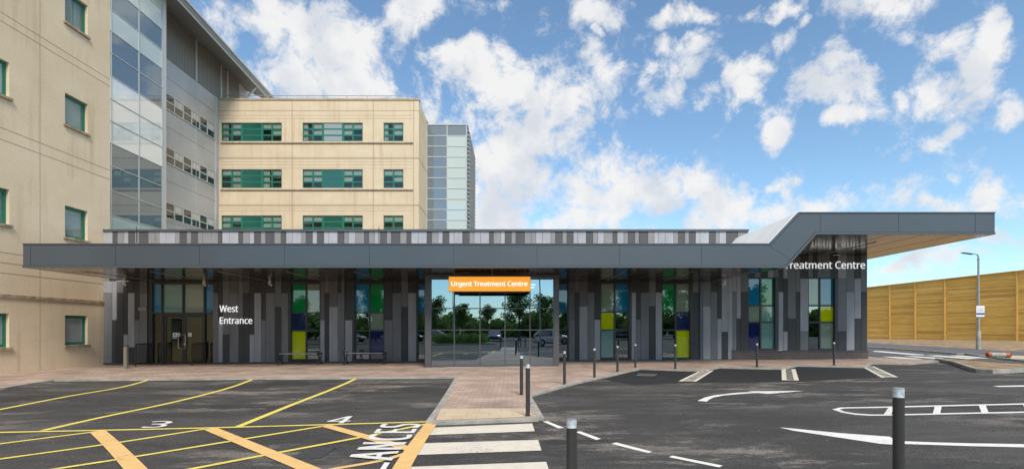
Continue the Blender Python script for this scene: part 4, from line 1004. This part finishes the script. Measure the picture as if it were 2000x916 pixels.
lw=w_.build('wall',M['stone'],LW,fix=False)
j_=MB(LO)
for z in (13.14,12.82,8.92,8.49,4.36,3.98,3.60): j_.box(XWG-.005,XWG+.004,y0w,y1w,z-.012,z+.012,0)
for y in (19.3,14.2): j_.box(XWG-.005,XWG+.0035,y-.01,y+.01,-.3,z1w,0)
j_.box(XWG-.005,XWG+.06,y0w,y1w-.001,2.70,2.82,1); j_.build('wall_joint',[M['stone_joint'],M['sill']],LW)
for n,(a,b,c,d) in enumerate(wins):
    q=XWG-.12; f=MB(LO); t=.07
    f.box(q-.06,q,a,a+t,c,d); f.box(q-.06,q,b-t,b,c,d); f.box(q-.06,q,a+t,b-t,c,c+t); f.box(q-.06,q,a+t,b-t,d-t,d)
    f.box(q-.045,q-.012,a+t,b-t,c+t,c+t+.045); f.box(q-.045,q-.012,a+t,b-t,d-t-.045,d-t); f.box(q-.045,q-.012,a+t,a+t+.045,c+t+.045,d-t-.045); f.box(q-.045,q-.012,b-t-.045,b-t,c+t+.045,d-t-.045)
    fr=f.build('window',M['green'],LW)
    g=MB(LO); g.box(q-.04,q-.03,a+t,b-t,c+t,d-t); g.build('glass',M['frost' if n in (0,1,5) else 'wglass'],fr)
    g=MB(LO); g.box(q-.10,q-.08,a,b,c,d); g.build('blind',M['blind' if n%3 else 'curtain'],fr)
    g=MB(LO); g.box(XWG-.1,XWG+.09,a-.07,b+.07,c-.10,c-.002); g.build('sill',M['sill'],fr)

# ================================================================== GLAZED STAIR TOWER
XG=-27.7; ST=thing('glazed_stair_tower',(XG,36,0),'tall glass curtain wall stair tower beside the cream wing','building'); SO=(XG,36,0)
zl=[0,1.6,3.15,4.7,6.25,7.82,9.39,11.1,12.8,14.36,15.9,17.4,19.0,20.6,22.1,23.6,25.2,26.7,28.3]
cols=[(31.2,33.6),(33.6,36.1),(36.1,38.55)]
pat={'2':'sssssspsswwwsspspps','1':'sssssspsswwwsspspps'}
b_=MB(SO); b_.box(XG-6,XG-.15,31.2,38.5,-.5,28.3,0); b_.build('core',M['room'],ST)
for ci,(a,b) in enumerate(cols):
    for k in range(len(zl)-1):
        ch='sssssspsswwwsspspps'[k]
        if ci==2 and k in (9,10,11): ch='w'
        if k in (5,): ch='p'
        if k in (6,7): ch='s'
        g=MB(SO); g.box(XG-.02,XG,a+.03,b-.03,zl[k]+.03,zl[k+1]-.03); o=g.build('glass_panel',M[{'s':'g_slate','p':'g_pale','w':'g_white'}[ch]],ST)
f=MB(SO)
for z in zl: f.box(XG-.06,XG+.03,31.2,38.5,z-.03,z+.03)
for y in (31.2,33.6,36.1,38.5): f.box(XG-.06,XG+.045,y-.035,y+.035,-.5,28.3)
f.build('mullions',M['mull'],ST)
f=MB(SO); f.box(XG-1.9,XG+.02,38.55,38.95,-.5,28.3); f.build('corner_post',M['roofedge'],ST)

# ================================================================== SILVER CLAD BLOCK WITH BIG ROOF
XM=-29.5; MBK=thing('silver_clad_block',(XM,47,0),'silver metal clad block with dark louvres under a large overhanging roof','building'); MO=(XM,47,0)
b_=MB(MO); b_.box(XM-12,XM,39.0,54.6,-.5,24.6); b_.build('wall',M['metal'],MBK)
j_=MB(MO)
for z in (23.0,20.2,18.8,15.6,14.2,10.7,9.2): j_.box(XM-.01,XM+.004,39,48.4,z-.012,z+.012)
for y in (45.4,): j_.box(XM-.01,XM+.03,y-.02,y+.02,0,24.6,1)
j_.box(XM-.01,XM+.08,48.3,48.5,0,24.6,1)
j_.build('cladding_joint',[M['joint'],M['metal_light']],MBK)
rz=lambda y: 28.2+(54-y)*.071-.8      # lower outer roof edge
wzv=lambda y: 28.12+(52.6-y)*.064
def lou(a,b):
    g=MB(MO); g.prism([(XM-.05,a,24.6),(XM-.05,b,24.6),(XM-.05,b,wzv(b)),(XM-.05,a,wzv(a))],(-.1,0,0)); g.build('louvre',M['louvre'],MBK)
for a,b in ((39.2,45.3),(45.55,49.2),(49.4,50.3),(50.5,52.7)): lou(a,b)
g=MB(MO); g.prism([(XM-.02,52.8,24.6),(XM-.02,54.6,24.6),(XM-.02,54.6,wzv(54.6)),(XM-.02,52.8,wzv(52.8))],(-.1,0,0))
g.build('end_panel',M['metal_light'],MBK)
for y in (45.42,49.3,50.4):
    g=MB(MO); g.box(XM-.1,XM+.06,y-.09,y+.09,24.6,wzv(y)); g.build('louvre_post',M['metal_light'],MBK)
# roof wedge
r_=MB(MO); ya_,yb2=33.5,54.2
def rsec(y):
    o=27.8-(y-38.8)*.071
    return [(XM-.1,y,wzv(y)),(-26.75,y,o),(-26.62,y,o+.45),(-26.75,y,o+.62),(XM-.1,y,wzv(y)+.9)]
r_.hexa(rsec(ya_),rsec(yb2)); rr=r_.build('roof',M['roofmetal'],MBK)
e_=MB(MO)
def esec(y,dz0,dz1,dx0,dx1):
    o=27.8-(y-38.8)*.071; return [(-26.75+dx0,y,o+dz0),(-26.75+dx1,y,o+dz0),(-26.75+dx1,y,o+dz1),(-26.75+dx0,y,o+dz1)]
e_.hexa(esec(ya_,-.03,.05,-.02,.06),esec(yb2,-.03,.05,-.02,.06)); e_.hexa(esec(ya_,.5,.66,.1,.24),esec(yb2,.5,.66,.1,.24))
e_.build('roof_edge',M['roofedge'],rr)
for (y,dx_) in ((51.3,0),(53.2,.25)):
    s_=MB(MO); s_.tube([(XM+.1,y+.5,24.7),(-27.0,y,27.0)],.11,10); s_.build('strut',M['metal_light'],MBK)
# window strips
for zt_ in (21.65,17.05,12.35):
    f=MB(MO); ysx=[41.3+i*(48.2-41.3)/6 for i in range(7)]
    z0=zt_-1.35
    for y in ysx: f.box(XM-.02,XM+.05,y-.06,y+.06,z0,zt_)
    for z in (z0,z0+.68,zt_): f.box(XM-.02,XM+.045,ysx[0],ysx[-1],z-.05,z+.05)
    fr=f.build('window',M['metal_light'],MBK)
    g=MB(MO); g.box(XM,XM+.012,ysx[0],ysx[-1],z0,zt_); g.build('glass',glass('strip_window_glass_'+str(int(zt_)),(0,0,0),.10,(.035,.04,.035)),fr)
    g=MB(MO)
    for k in (1,3,5): g.box(XM+.013,XM+.02,ysx[k]+.08,ysx[k+1]-.08,z0+.75,zt_-.08)
    g.build('blind',M['curtain'],fr)

# ================================================================== REAR CREAM BLOCK
YB=49.0
def bxp(p): return XA(p,YB)
def bzp(p): return ZA(p,YB)
RB=thing('rear_hospital_block',(bxp(620),YB,0),'cream hospital block with green ribbon windows behind the low building','building'); RO=(bxp(620),YB,0)
bw=[]
for (t_,b__) in ((240,276.3),(331,367.5),(421,457)):
    for (a,b) in ((432.5,550.3),(591,708.5),(749,787.8)): bw.append((bxp(a),bxp(b),bzp(b__),bzp(t_)))
X0,X1=-29.8,bxp(818); ZT=bzp(196)
xs=sorted({X0,X1}|{w[0] for w in bw}|{w[1] for w in bw}); zs=sorted({-.5,ZT}|{w[2] for w in bw}|{w[3] for w in bw})
w_=MB(RO)
for i in range(len(xs)-1):
    for j in range(len(zs)-1):
        xm=(xs[i]+xs[i+1])/2; zm=(zs[j]+zs[j+1])/2
        if not any(a<xm<b and c<zm<d for a,b,c,d in bw): w_.face([(xs[i],YB,zs[j]),(xs[i+1],YB,zs[j]),(xs[i+1],YB,zs[j+1]),(xs[i],YB,zs[j+1])])
for a,b,c,d in bw:
    q=YB+.25
    w_.face([(a,YB,c),(a,q,c),(a,q,d),(a,YB,d)]); w_.face([(b,YB,c),(b,YB,d),(b,q,d),(b,q,c)]); w_.face([(a,YB,d),(a,q,d),(b,q,d),(b,YB,d)]); w_.face([(a,YB,c),(b,YB,c),(b,q,c),(a,q,c)])
w_.face([(X1,YB,-.5),(X1,53.55,-.5),(X1,53.55,ZT),(X1,YB,ZT)]); w_.face([(X0,YB,ZT),(X1,YB,ZT),(X1,60,ZT),(X0,60,ZT)])
w_.build('wall',M['stone'],RB,fix=False)
c_=MB(RO); c_.box(X0-.02,X1+.08,YB-.08,YB+.4,ZT-.02,ZT+.16); c_.build('coping',M['stone_band'],RB)
c_=MB(RO)
for p in (570.6,729,807.7): c_.box(bxp(p)-.025,bxp(p)+.025,YB-.006,YB+.05,0,ZT-.02)
for p in (217,308,310.4,400,402.4): c_.box(X0,X1,YB-.005,YB+.05,bzp(p)-.025,bzp(p)+.025)
for p in (226,232,316,322,329,407,412): c_.box(X0+.5,bxp(807),YB-.004,YB+.05,bzp(p)-.012,bzp(p)+.012)
for p in (217,308,310.4,400,402.4): c_.box(X1-.05,X1+.005,YB,53.5,bzp(p)-.02,bzp(p)+.02)
c_.build('wall_joint',M['stone_joint'],RB)
c_=MB(RO)
for p in (279.5,371): c_.box(bxp(431.5),bxp(807),YB-.10,YB+.05,bzp(p+1.6),bzp(p-.8))
c_.build('sill_band',M['sill'],RB)
rng=random.Random(3)
for n,(a,b,c,d) in enumerate(bw):
    f=MB(RO); t=.075; wide=(b-a)>3; H3=(d-c)/3
    q0,q1=YB+.06,YB+.14
    if wide: cuts=[a,a+(b-a)*.17,a+(b-a)*.335,a+(b-a)*.67,a+(b-a)*.835,b]
    else: cuts=[a,(a+b)/2,b]
    for i,x in enumerate(cuts):
        w=t*(1.5 if wide and i in (2,3) else 1); f.box(max(a,x-w),min(b,x+w),q0,q1,c,d)
    for z in (c,c+H3,c+2*H3,d): f.box(a,b,q0+.004,q1,max(c,z-t),min(d,z+t))
    fr=f.build('window',M['green'],RB)
    g=MB(RO); g.box(a,b,q0+.04,q0+.05,c,d); g.build('glass',M['wglass'],fr)
    if wide and n!=1:
        g=MB(RO); g.box(cuts[2],cuts[3],q0+.01,q0+.03,c,d); g.build('spandrel_panel',M['green_panel'],fr)
    elif wide:
        g=MB(RO); g.box(cuts[2],cuts[3],q0+.01,q0+.03,c,d); g.build('spandrel_panel',M['frost'],fr)
    g=MB(RO)
    for i in range(len(cuts)-1):
        if wide and i==2: continue
        k=rng.random()
        if n in (4,5,8,7) or k>.35:
            g.box(cuts[i]+.03,cuts[i+1]-.03,q0+.10,q0+.11,d-H3*rng.choice([.9,1.0,1.3,2.0]),d,0)
        else:
            g.box(cuts[i]+.03,cuts[i]+.03+(cuts[i+1]-cuts[i])*rng.uniform(.35,.8),q0+.10,q0+.11,c,d,1)
    g.build('blind',[M['blind'],M['curtain']],fr)
    g=MB(RO); g.box(a-.3,b+.3,YB+.9,YB+.95,c-.3,d+.3); g.build('room_back',M['room'],fr)
g_=MB(RO)
zr=ZT+.16
xg=bxp(435)
while xg<bxp(806): g_.tube([(xg,YB+.7,zr-.2),(xg,YB+.7,zr+.62)],.035,6); xg+=2.05
g_.tube([(bxp(435),YB+.7,zr+.62),(bxp(802),YB+.7,zr+.60),(bxp(805),YB+.7,zr+.2)],.035,6)
g_.build('roof_rail',M['galv'],RB)
ta=thing('lift_tower',(-7.2,53.6,0),'slim grey and pale green glass tower right of the cream block','building'); TO=(-7.2,53.6,0)
YT=53.6; TX0,TXm,TX1=XA(833.8,YT),XA(873.3,YT),XA(913,YT); TZ=ZA(245,YT)
b_=MB(TO); b_.box(TX0,TX1,YT+.1,62.9,-.3,TZ-.1); b_.build('core',M['g_dark'],ta)
rows=[ZA(245+k*20.55,YT) for k in range(0,22)]
for k in range(len(rows)-1):
    if rows[k]<-.3: break
    z1_,z0_=rows[k]-.04,rows[k+1]+.04
    g=MB(TO); g.box(TX0+.04,TXm-.04,YT,YT+.06,z0_,z1_); g.build('glass_panel',M['g_slate'],ta)
    g=MB(TO); g.box(TXm+.04,TX1-.06,YT,YT+.06,z0_,z1_); g.build('glass_panel',M['g_slate' if k==0 else 'g_pale'],ta)
f=MB(TO)
for z in rows: f.box(TX0,TX1,YT-.04,YT+.08,z-.045,z+.045)
for x in (TX0,TXm,TX1-.1): f.box(x-.05,x+.05,YT-.05,YT+.08,-.3,TZ)
f.box(TX0-.05,TX1+.05,YT-.08,62.9,TZ,TZ+.12); f.build('mullions',M['mull'],ta)
f=MB(TO); z=0
while z<TZ-.2: f.prism([(TX1+.0,YT+.1,z),(TX1+.22,YT+.1,z-.1),(TX1+.22,YT+.1,z-.05),(TX1+.0,YT+.1,z+.06)],(0,9.2,0)); z+=.45
for y in (56,58.3,60.6): f.box(TX1,TX1+.1,y,y+.12,0,TZ)
f.build('side_louvres',M['white'],ta)
f=MB(TO); f.tube([(TX0+.3,YT+.6,TZ+.3),(TX1-.6,YT+.6,TZ+.3),(TX1-.55,YT+.6,TZ+.1)],.02,6)
x=TX0+.3
while x<TX1-.5: f.tube([(x,YT+.6,TZ+.12),(x,YT+.6,TZ+.3)],.02,6); x+=.9
f.build('roof_rail',M['galv'],ta)

# ================================================================== FENCE
FN=thing('timber_fence',(42,48,.3),'very tall golden timber fence of horizontal boards behind the far road','fence'); FO=(42,48,.3)
def fpt(Y): return 39.8+(54.4-Y)*.3966
def ftop(Y): return 6.13+(54.4-Y)*.039
ysf=[42.77-2.42*k for k in range(6,0,-1)]+[42.77,45.3,47.7,50.07,52.3,54.6,57,59.4,61.8,64.2]
nrm=Vector((1,.3966,0)).normalized()
for i in range(len(ysf)-1):
    a,b=ysf[i],ysf[i+1]
    m=MB(FO); base=gz(42)-.2
    pa=Vector((fpt(a),a,0)); pb2=Vector((fpt(b),b,0)); o_=nrm*.06
    m.hexa([(pa.x,pa.y,base),(pb2.x,pb2.y,base),(pb2.x+o_.x,pb2.y+o_.y,base),(pa.x+o_.x,pa.y+o_.y,base)],[(pa.x,pa.y,ftop(a)),(pb2.x,pb2.y,ftop(b)),(pb2.x+o_.x,pb2.y+o_.y,ftop(b)),(pa.x+o_.x,pa.y+o_.y,ftop(a))])
    m.build('board_panel',M['wood'],FN)
    m=MB(FO); q=-nrm*.05
    m.beam(Vector((fpt(a),a,ftop(a)+.03))+q,Vector((fpt(b),b,ftop(b)+.03))+q,.20,.07); m.build('top_rail',M['post_wood'],FN)
for y in ysf:
    m=MB(FO); p=Vector((fpt(y),y,0))-nrm*.055; m.beam((p.x,p.y,gz(42)-.2),(p.x,p.y,ftop(y)),.16,.11); m.build('fence_post',M['post_wood'],FN)

# ================================================================== LAMP POST, SIGN, FALLEN MARKER
lp=G(1911,681,.12); LPt=thing('street_lamp',lp,'grey street lamp standing on the earth bank before the timber fence','street lamp')
hL=(681-507)*lp.y/F
m=MB(); m.tube([(0,0,-.1),(0,0,1.0),(0,0,1.08)],[.115,.115,.07],14); m.build('base_section',M['kerb'],LPt)
m=MB(); m.tube([(0,0,1.08),(0,0,hL)],[.07,.05],12); m.build('pole',M['galv'],LPt)
m=MB(); m.tube([(0,0,hL),(0,0,hL+.14),(-.05,0,hL+.28),(-.16,0,hL+.33),(-.42,0,hL+.34)],.035,8); m.tube([(0,0,hL-.05),(0,0,hL+.08)],.065,10); m.build('arm',M['galv'],LPt)
m=MB(); m.hexa([(-.40,-.09,hL+.30),(-.40,.09,hL+.30),(-.98,.12,hL+.40),(-.98,-.12,hL+.40)],[(-.40,-.05,hL+.37),(-.40,.05,hL+.37),(-.98,.08,hL+.43),(-.98,-.08,hL+.43)]); m.build('lamp_head',M['black'],LPt)
s0=lp+Vector((.02,-.10,(681-608)*lp.y/F)); k=lp.y/F
PS=thing('parking_sign',s0,'small white and blue parking notice strapped to the street lamp pole','sign')
m=MB(); w,h=16*k/2,21.5*k/2; m.box(-w,w,-.008,.008,-h,h); m.build('plate',M['white'],PS,bevel=.01)
m=MB(); m.box(-w*.96,w*.96,-.013,-.009,-h*.62,-h*.28); m.build('blue_band',M['bluep'],PS)
m=MB()
for i,(s,ww) in enumerate((('No Parking',.72),('on double',.66),('yellow lines',.8))):
    zc=h*(.52-.26*i)
    text_mesh(m,s,lambda u,v:Vector((-w*ww+2*w*ww*u,-.010,zc-h*.09+h*.2*v)))
m.build('lettering',M['ink'],PS)
m=MB(); m.box(-.06,.06,.009,.18,h*.3,h*.3+.03); m.box(-.06,.06,.009,.18,-h*.3,-h*.3+.03); m.build('strap',M['steel'],PS)
fp=G(1949,697.5,.09); FM=thing('fallen_traffic_marker',fp,'worn orange and white traffic marker lying on its side by the far kerb','traffic marker')
m=MB(); m.tube([(-.36,0,.115),(.30,0,.11)],[.105,.10],14); m.build('sleeve',M['sleeve'],FM)
m=MB(); m.tube([(-.50,0,.12),(-.46,0,.12),(-.36,0,.12)],[.09,.125,.115],14); m.build('top',M['orange_pl'],FM)
m=MB(); m.tube([(.30,0,.11),(.40,0,.115),(.46,0,.12)],[.10,.12,.14],14); m.build('foot_collar',M['orange_pl'],FM)
m=MB(); m.tube([(.46,0,.12),(.50,0,.12)],[.15,.14],8); m.build('foot',M['black'],FM)

# ================================================================== BEHIND THE CAMERA (what the glass reflects)
def leafmat(name,c):
    m=mat(name,c,.6,var=.45,vs=1.2,fine=.3,fs=8); nt=m.node_tree; b=nt.nodes['Principled BSDF']; out=nt.nodes['Material Output']
    tl=nt.nodes.new('ShaderNodeBsdfTranslucent'); ms=nt.nodes.new('ShaderNodeMixShader'); ms.inputs[0].default_value=.5
    src=b.inputs['Base Color'].links[0].from_socket; nt.links.new(src,tl.inputs[0])
    nt.links.new(b.outputs[0],ms.inputs[1]); nt.links.new(tl.outputs[0],ms.inputs[2]); nt.links.new(ms.outputs[0],out.inputs[0]); return m
M['leaf']=leafmat('leaves',(.12,.22,.045)); M['leaf2']=leafmat('leaves_pale',(.17,.26,.07)); M['bark']=mat('bark',(.09,.07,.05),.9,var=.3,vs=4,vstretch=(4,4,.6))
def leaves(n,clumps,sz,seed):
    rg=random.Random(seed); mb=MB()
    for _ in range(n):
        c,r=rg.choice(clumps); d=Vector((rg.gauss(0,1),rg.gauss(0,1),rg.gauss(0,1))).normalized()*r*(rg.random()**.4)
        p=Vector(c)+Vector((d.x,d.y,d.z*.8)); a=Vector((rg.gauss(0,1),rg.gauss(0,1),rg.gauss(0,1))).normalized(); b=a.orthogonal().normalized(); c2=a.cross(b)
        s=sz*rg.uniform(.6,1.3); mb.face([p-b*s*.5,p+c2*s*.28,p+b*s*.5,p-c2*s*.28])
    return mb
def tree_proto(kind,label,seed):
    rg=random.Random(seed); t_=thing(kind,(0,0,0),label,'tree','trees behind the photographer')
    Ht=6.4; m=MB(); m.tube([(0,0,-.1),(.05,.02,1.2),(.0,.08,2.6),(.1,0,4.4),(.05,0,5.4)],[.17,.13,.11,.07,.03],10)
    cl=[]
    for k in range(9):
        a=k*2.4+rg.random(); z=1.7+k*.42; L_=rg.uniform(1.0,1.9)*(1-.06*k); e=Vector((math.cos(a)*L_,math.sin(a)*L_,z+.8))
        m.tube([(0.03,0.03,z),(e.x*.5,e.y*.5,z+.3),e],[.05,.035,.015],6); cl.append((e,rg.uniform(.6,.95))); cl.append((e*.6+Vector((0,0,z*.4)),.7))
    cl+=[((0,0,5.6),.8),((.3,.2,4.9),1.0),((-.5,-.3,4.3),1.0)]
    m.build('trunk',M['bark'],t_)
    leaves(5200,cl,.22,seed).build('crown',M['leaf' if seed%2 else 'leaf2'],t_,fix=False)
    return t_
tp1=tree_proto('broadleaf_tree','broad green tree reflected in the glass, in the middle behind the car park',11)
tp2=tree_proto('young_tree','paler loose tree reflected in the glass, left of the broad green tree',12)
spots=[(1.0,-30,1.15,0),(-3.5,-33,.8,1),(4.8,-29,1.0,1),(8.2,-34,.95,0),(-7.2,-31,.85,0),(-10.5,-28,.95,1),(-15,-30,1.15,0),(-20,-26,1.25,1),(-13,-20,.8,0),(-25,-30,1.1,0),(-30,-24,1.0,1),(13,-26,1.25,0),(18,-30,1.2,1),(23,-24,1.2,0),(29,-30,1.35,0),(35,-26,1.2,1),(-36,-30,1.2,0),(16,-18,.7,1)]
used=[0,0]
for i,(x,y,s,k) in enumerate(spots):
    src=(tp1,tp2)[k]; o=src if not used[k] else copy_tree(src); used[k]=1
    o.location=(x,y,gz(x)); o.scale=(s*1.1,s*1.1,s); o.rotation_euler.z=i*1.3
    side='left' if x<0 else 'right'
    if o not in (tp1,tp2): o['label']=('green' if k==0 else 'paler')+' reflected tree, '+str(['nearest','second','third','fourth','fifth','sixth','seventh','eighth','ninth','tenth','eleventh','twelfth','thirteenth','fourteenth','fifteenth','sixteenth','seventeenth','eighteenth'][i])+' along the row, '+side+' of centre'
mb=MB(); rg=random.Random(9); cl=[]
for k in range(150):
    a=R(180+(k/149-.5)*170); rr=rg.uniform(50,58); cl.append(((math.sin(a)*rr,math.cos(a)*rr,rg.uniform(.8,3.0)),rg.uniform(1.8,2.8)))
fw=leaves(24000,cl,1.15,21).build('far_wood',M['leaf'],fix=False); fw['kind']='stuff'; fw['label']='low dark belt of far trees behind the car park'
sh=thing('shrub_bed',(-5.5,-12.8,0),'low clipped dark shrub mass reflected in the left lobby panes','shrub')
mb=leaves(6000,[((x,yy,.5),.75) for x in (-2.2,-1.3,-.4,.5,1.4,2.3) for yy in (-.5,.5)],.16,5); mb.build('foliage',M['leaf'],sh,fix=False)
m=MB(); 
for x in (-1.8,-.9,0,.9,1.8): m.tube([(x,0,-.05),(x+.1,0,.5)],[.04,.02],6)
m.build('stems',M['bark'],sh)
mb=MB(); mb.face([gpt(-40,-9.5,.06),gpt(-1.5,-9.5,.06),gpt(-2.5,-16,.06),gpt(-40,-16,.06)]); o=mb.build('grass_verge',M['grass'],fix=False); o['kind']='stuff'; o['label']='strip of short grass verge behind the photographer'
if o.data.polygons[0].normal.z<0: o.data.flip_normals()
# cars
def car_proto(label,paintm):
    t_=thing('parked_car',(0,0,0),label,'car','cars parked behind the photographer')
    m=MB(); secs=[]   # body loft along x (length), each section: half width, z low, z high
    prof=[(-2.1,.62,.42,.72),(-2.0,.78,.30,.88),(-1.6,.86,.24,.96),(-.8,.89,.22,.98),(0,.90,.22,.97),(.8,.89,.22,.95),(1.3,.87,.24,.90),(1.75,.80,.28,.80),(2.08,.62,.36,.62)]
    vs=[]
    for x,w,z0,z1 in prof:
        vs+= [(x,-w*.9,z0),(x,-w,z0+.15),(x,-w,z1-.18),(x,-w*.90,z1),(x,w*.90,z1),(x,w,z1-.18),(x,w,z0+.15),(x,w*.9,z0)]
    n=8; fs=[]
    for i in range(len(prof)-1):
        for k in range(n): fs.append((i*n+k,i*n+(k+1)%n,(i+1)*n+(k+1)%n,(i+1)*n+k))
    fs+=[tuple(range(n))[::-1],tuple(range((len(prof)-1)*n,len(prof)*n))]
    m.grid(vs,fs,0,True); body=m.build('body',paintm,t_)
    sb_=body.modifiers.new('s','SUBSURF'); sb_.levels=1; sb_.render_levels=2
    m=MB(); cab=[(-1.95,.70,.93,.97),(-1.5,.70,.95,1.38),(-.6,.70,.95,1.47),(.15,.70,.95,1.42),(1.05,.72,.90,.93)]
    vs=[]
    for x,w,z0,z1 in cab: vs+=[(x,-w-.12,z0),(x,-w+.08*(z1-z0)/-.5*1.2 if z1>1 else -w,z1),(x,w-.1 if z1>1 else w,z1),(x,w+.12,z0)]
    vs=[(x,(y if z<1 else math.copysign(.58,y)),z) for x,y,z in vs]
    fs=[]
    for i in range(len(cab)-1):
        for k in range(3): fs.append((i*4+k,i*4+k+1,(i+1)*4+k+1,(i+1)*4+k))
    m.grid(vs,fs,0,False); m.build('windows',M['g_dark'],t_)
    m=MB(); 
    rt=[(-1.55,1.37),(-.6,1.475),(.12,1.43)]
    for (xa_,za),(xb_,zb_) in zip(rt,rt[1:]): m.hexa([(xa_,-.6,za),(xb_,-.6,zb_),(xb_,.6,zb_),(xa_,.6,za)],[(xa_,-.56,za+.04),(xb_,-.56,zb_+.04),(xb_,.56,zb_+.04),(xa_,.56,za+.04)])
    for s in (-1,1):
        m.beam((.12,s*.585,1.43),(1.0,s*.80,.93),.05); m.beam((-1.5,s*.585,1.38),(-1.93,s*.80,.95),.10); m.beam((-.35,s*.59,1.46),(-.35,s*.83,.95),.06)
    m.build('roof',paintm,t_)
    for x in (-1.3,1.28):
        for s in (-1,1):
            m=MB(); m.tube([(x,s*.70,.31),(x,s*.91,.31)],[.31,.31],20); wh=m.build('wheel',M['black'],t_)
            m=MB(); m.tube([(x,s*.905,.31),(x,s*.918,.31)],[.2,.17],10); m.build('rim',M['steel'],wh)
    for s in (-1,1):
        m=MB(); m.box(1.86,2.0,s*.62-.14,s*.62+.14,.56,.68); m.build('headlight',M['white'],t_)
        m=MB(); m.box(-2.08,-1.93,s*.66-.12,s*.66+.12,.70,.86); m.build('tail_light',mat('red_lamp',(.5,.01,.01),.3),t_)
    return t_
pw=mat('white_car_paint',(.55,.56,.58),.25,coat=.8); pdk=mat('navy_car_paint',(.02,.03,.07),.25,coat=.8); psl=mat('silver_car_paint',(.28,.29,.31),.3,metal=.5,coat=.8)
c0=car_proto('pale silver hatchback reflected in the right lobby panes',pw); c0.location=(3.9,-3.6,gz(3.9)); c0.rotation_euler.z=R(3)
def recolor(t_,m_):
    for k in kids(t_):
        if k.name.split('.')[0] in ('body','roof'):
            k.data=k.data.copy(); k.data.materials[0]=m_
for (x,y,r,m_,l) in ((-13.5,-19,8,pdk,'dark blue car reflected in the window left of the lobby'),(-9,-19.5,5,psl,'silver car reflected in the window beside the lobby'),(-21,-18,2,psl,'silver car reflected in the window with the lime pane'),
   (9.5,-20,-4,psl,'silver car reflected in the window right of the lobby'),(14.5,-20,3,pdk,'dark blue car reflected far right of the lobby'),(-2.2,-22,90,pdk,'dark car end on in the middle of the lobby reflection')):
    o=copy_tree(c0,(x,y,gz(x)),rz=R(r)); recolor(o,m_); o['label']=l
# lamp columns of the car park
def lampcol(x,y,h,label,arms):
    t_=thing('lamp_column',(x,y,gz(x)),label,'street lamp','lamp columns behind the photographer')
    m=MB(); m.tube([(0,0,0),(0,0,1.2),(0,0,h)],[.09,.07,.045],10); m.build('pole',M['galv'],t_)
    for a in arms:
        m=MB(); m.tube([(0,0,h-.02),(a*.3,0,h+.10),(a*.9,0,h+.18)],.03,6); m.build('arm',M['galv'],t_)
        m=MB(); m.box(min(a*.8,a*1.4),max(a*.8,a*1.4),-.1,.1,h+.14,h+.21); m.build('lamp_head',M['black'],t_)
lampcol(2.35,-3.9+2,6.0,'single arm lamp column reflected in the right lobby pane',(-1,))
lampcol(-7.4,-22,8,'double arm lamp column reflected in the left lobby pane',(-1,1))

S.render.engine='CYCLES'
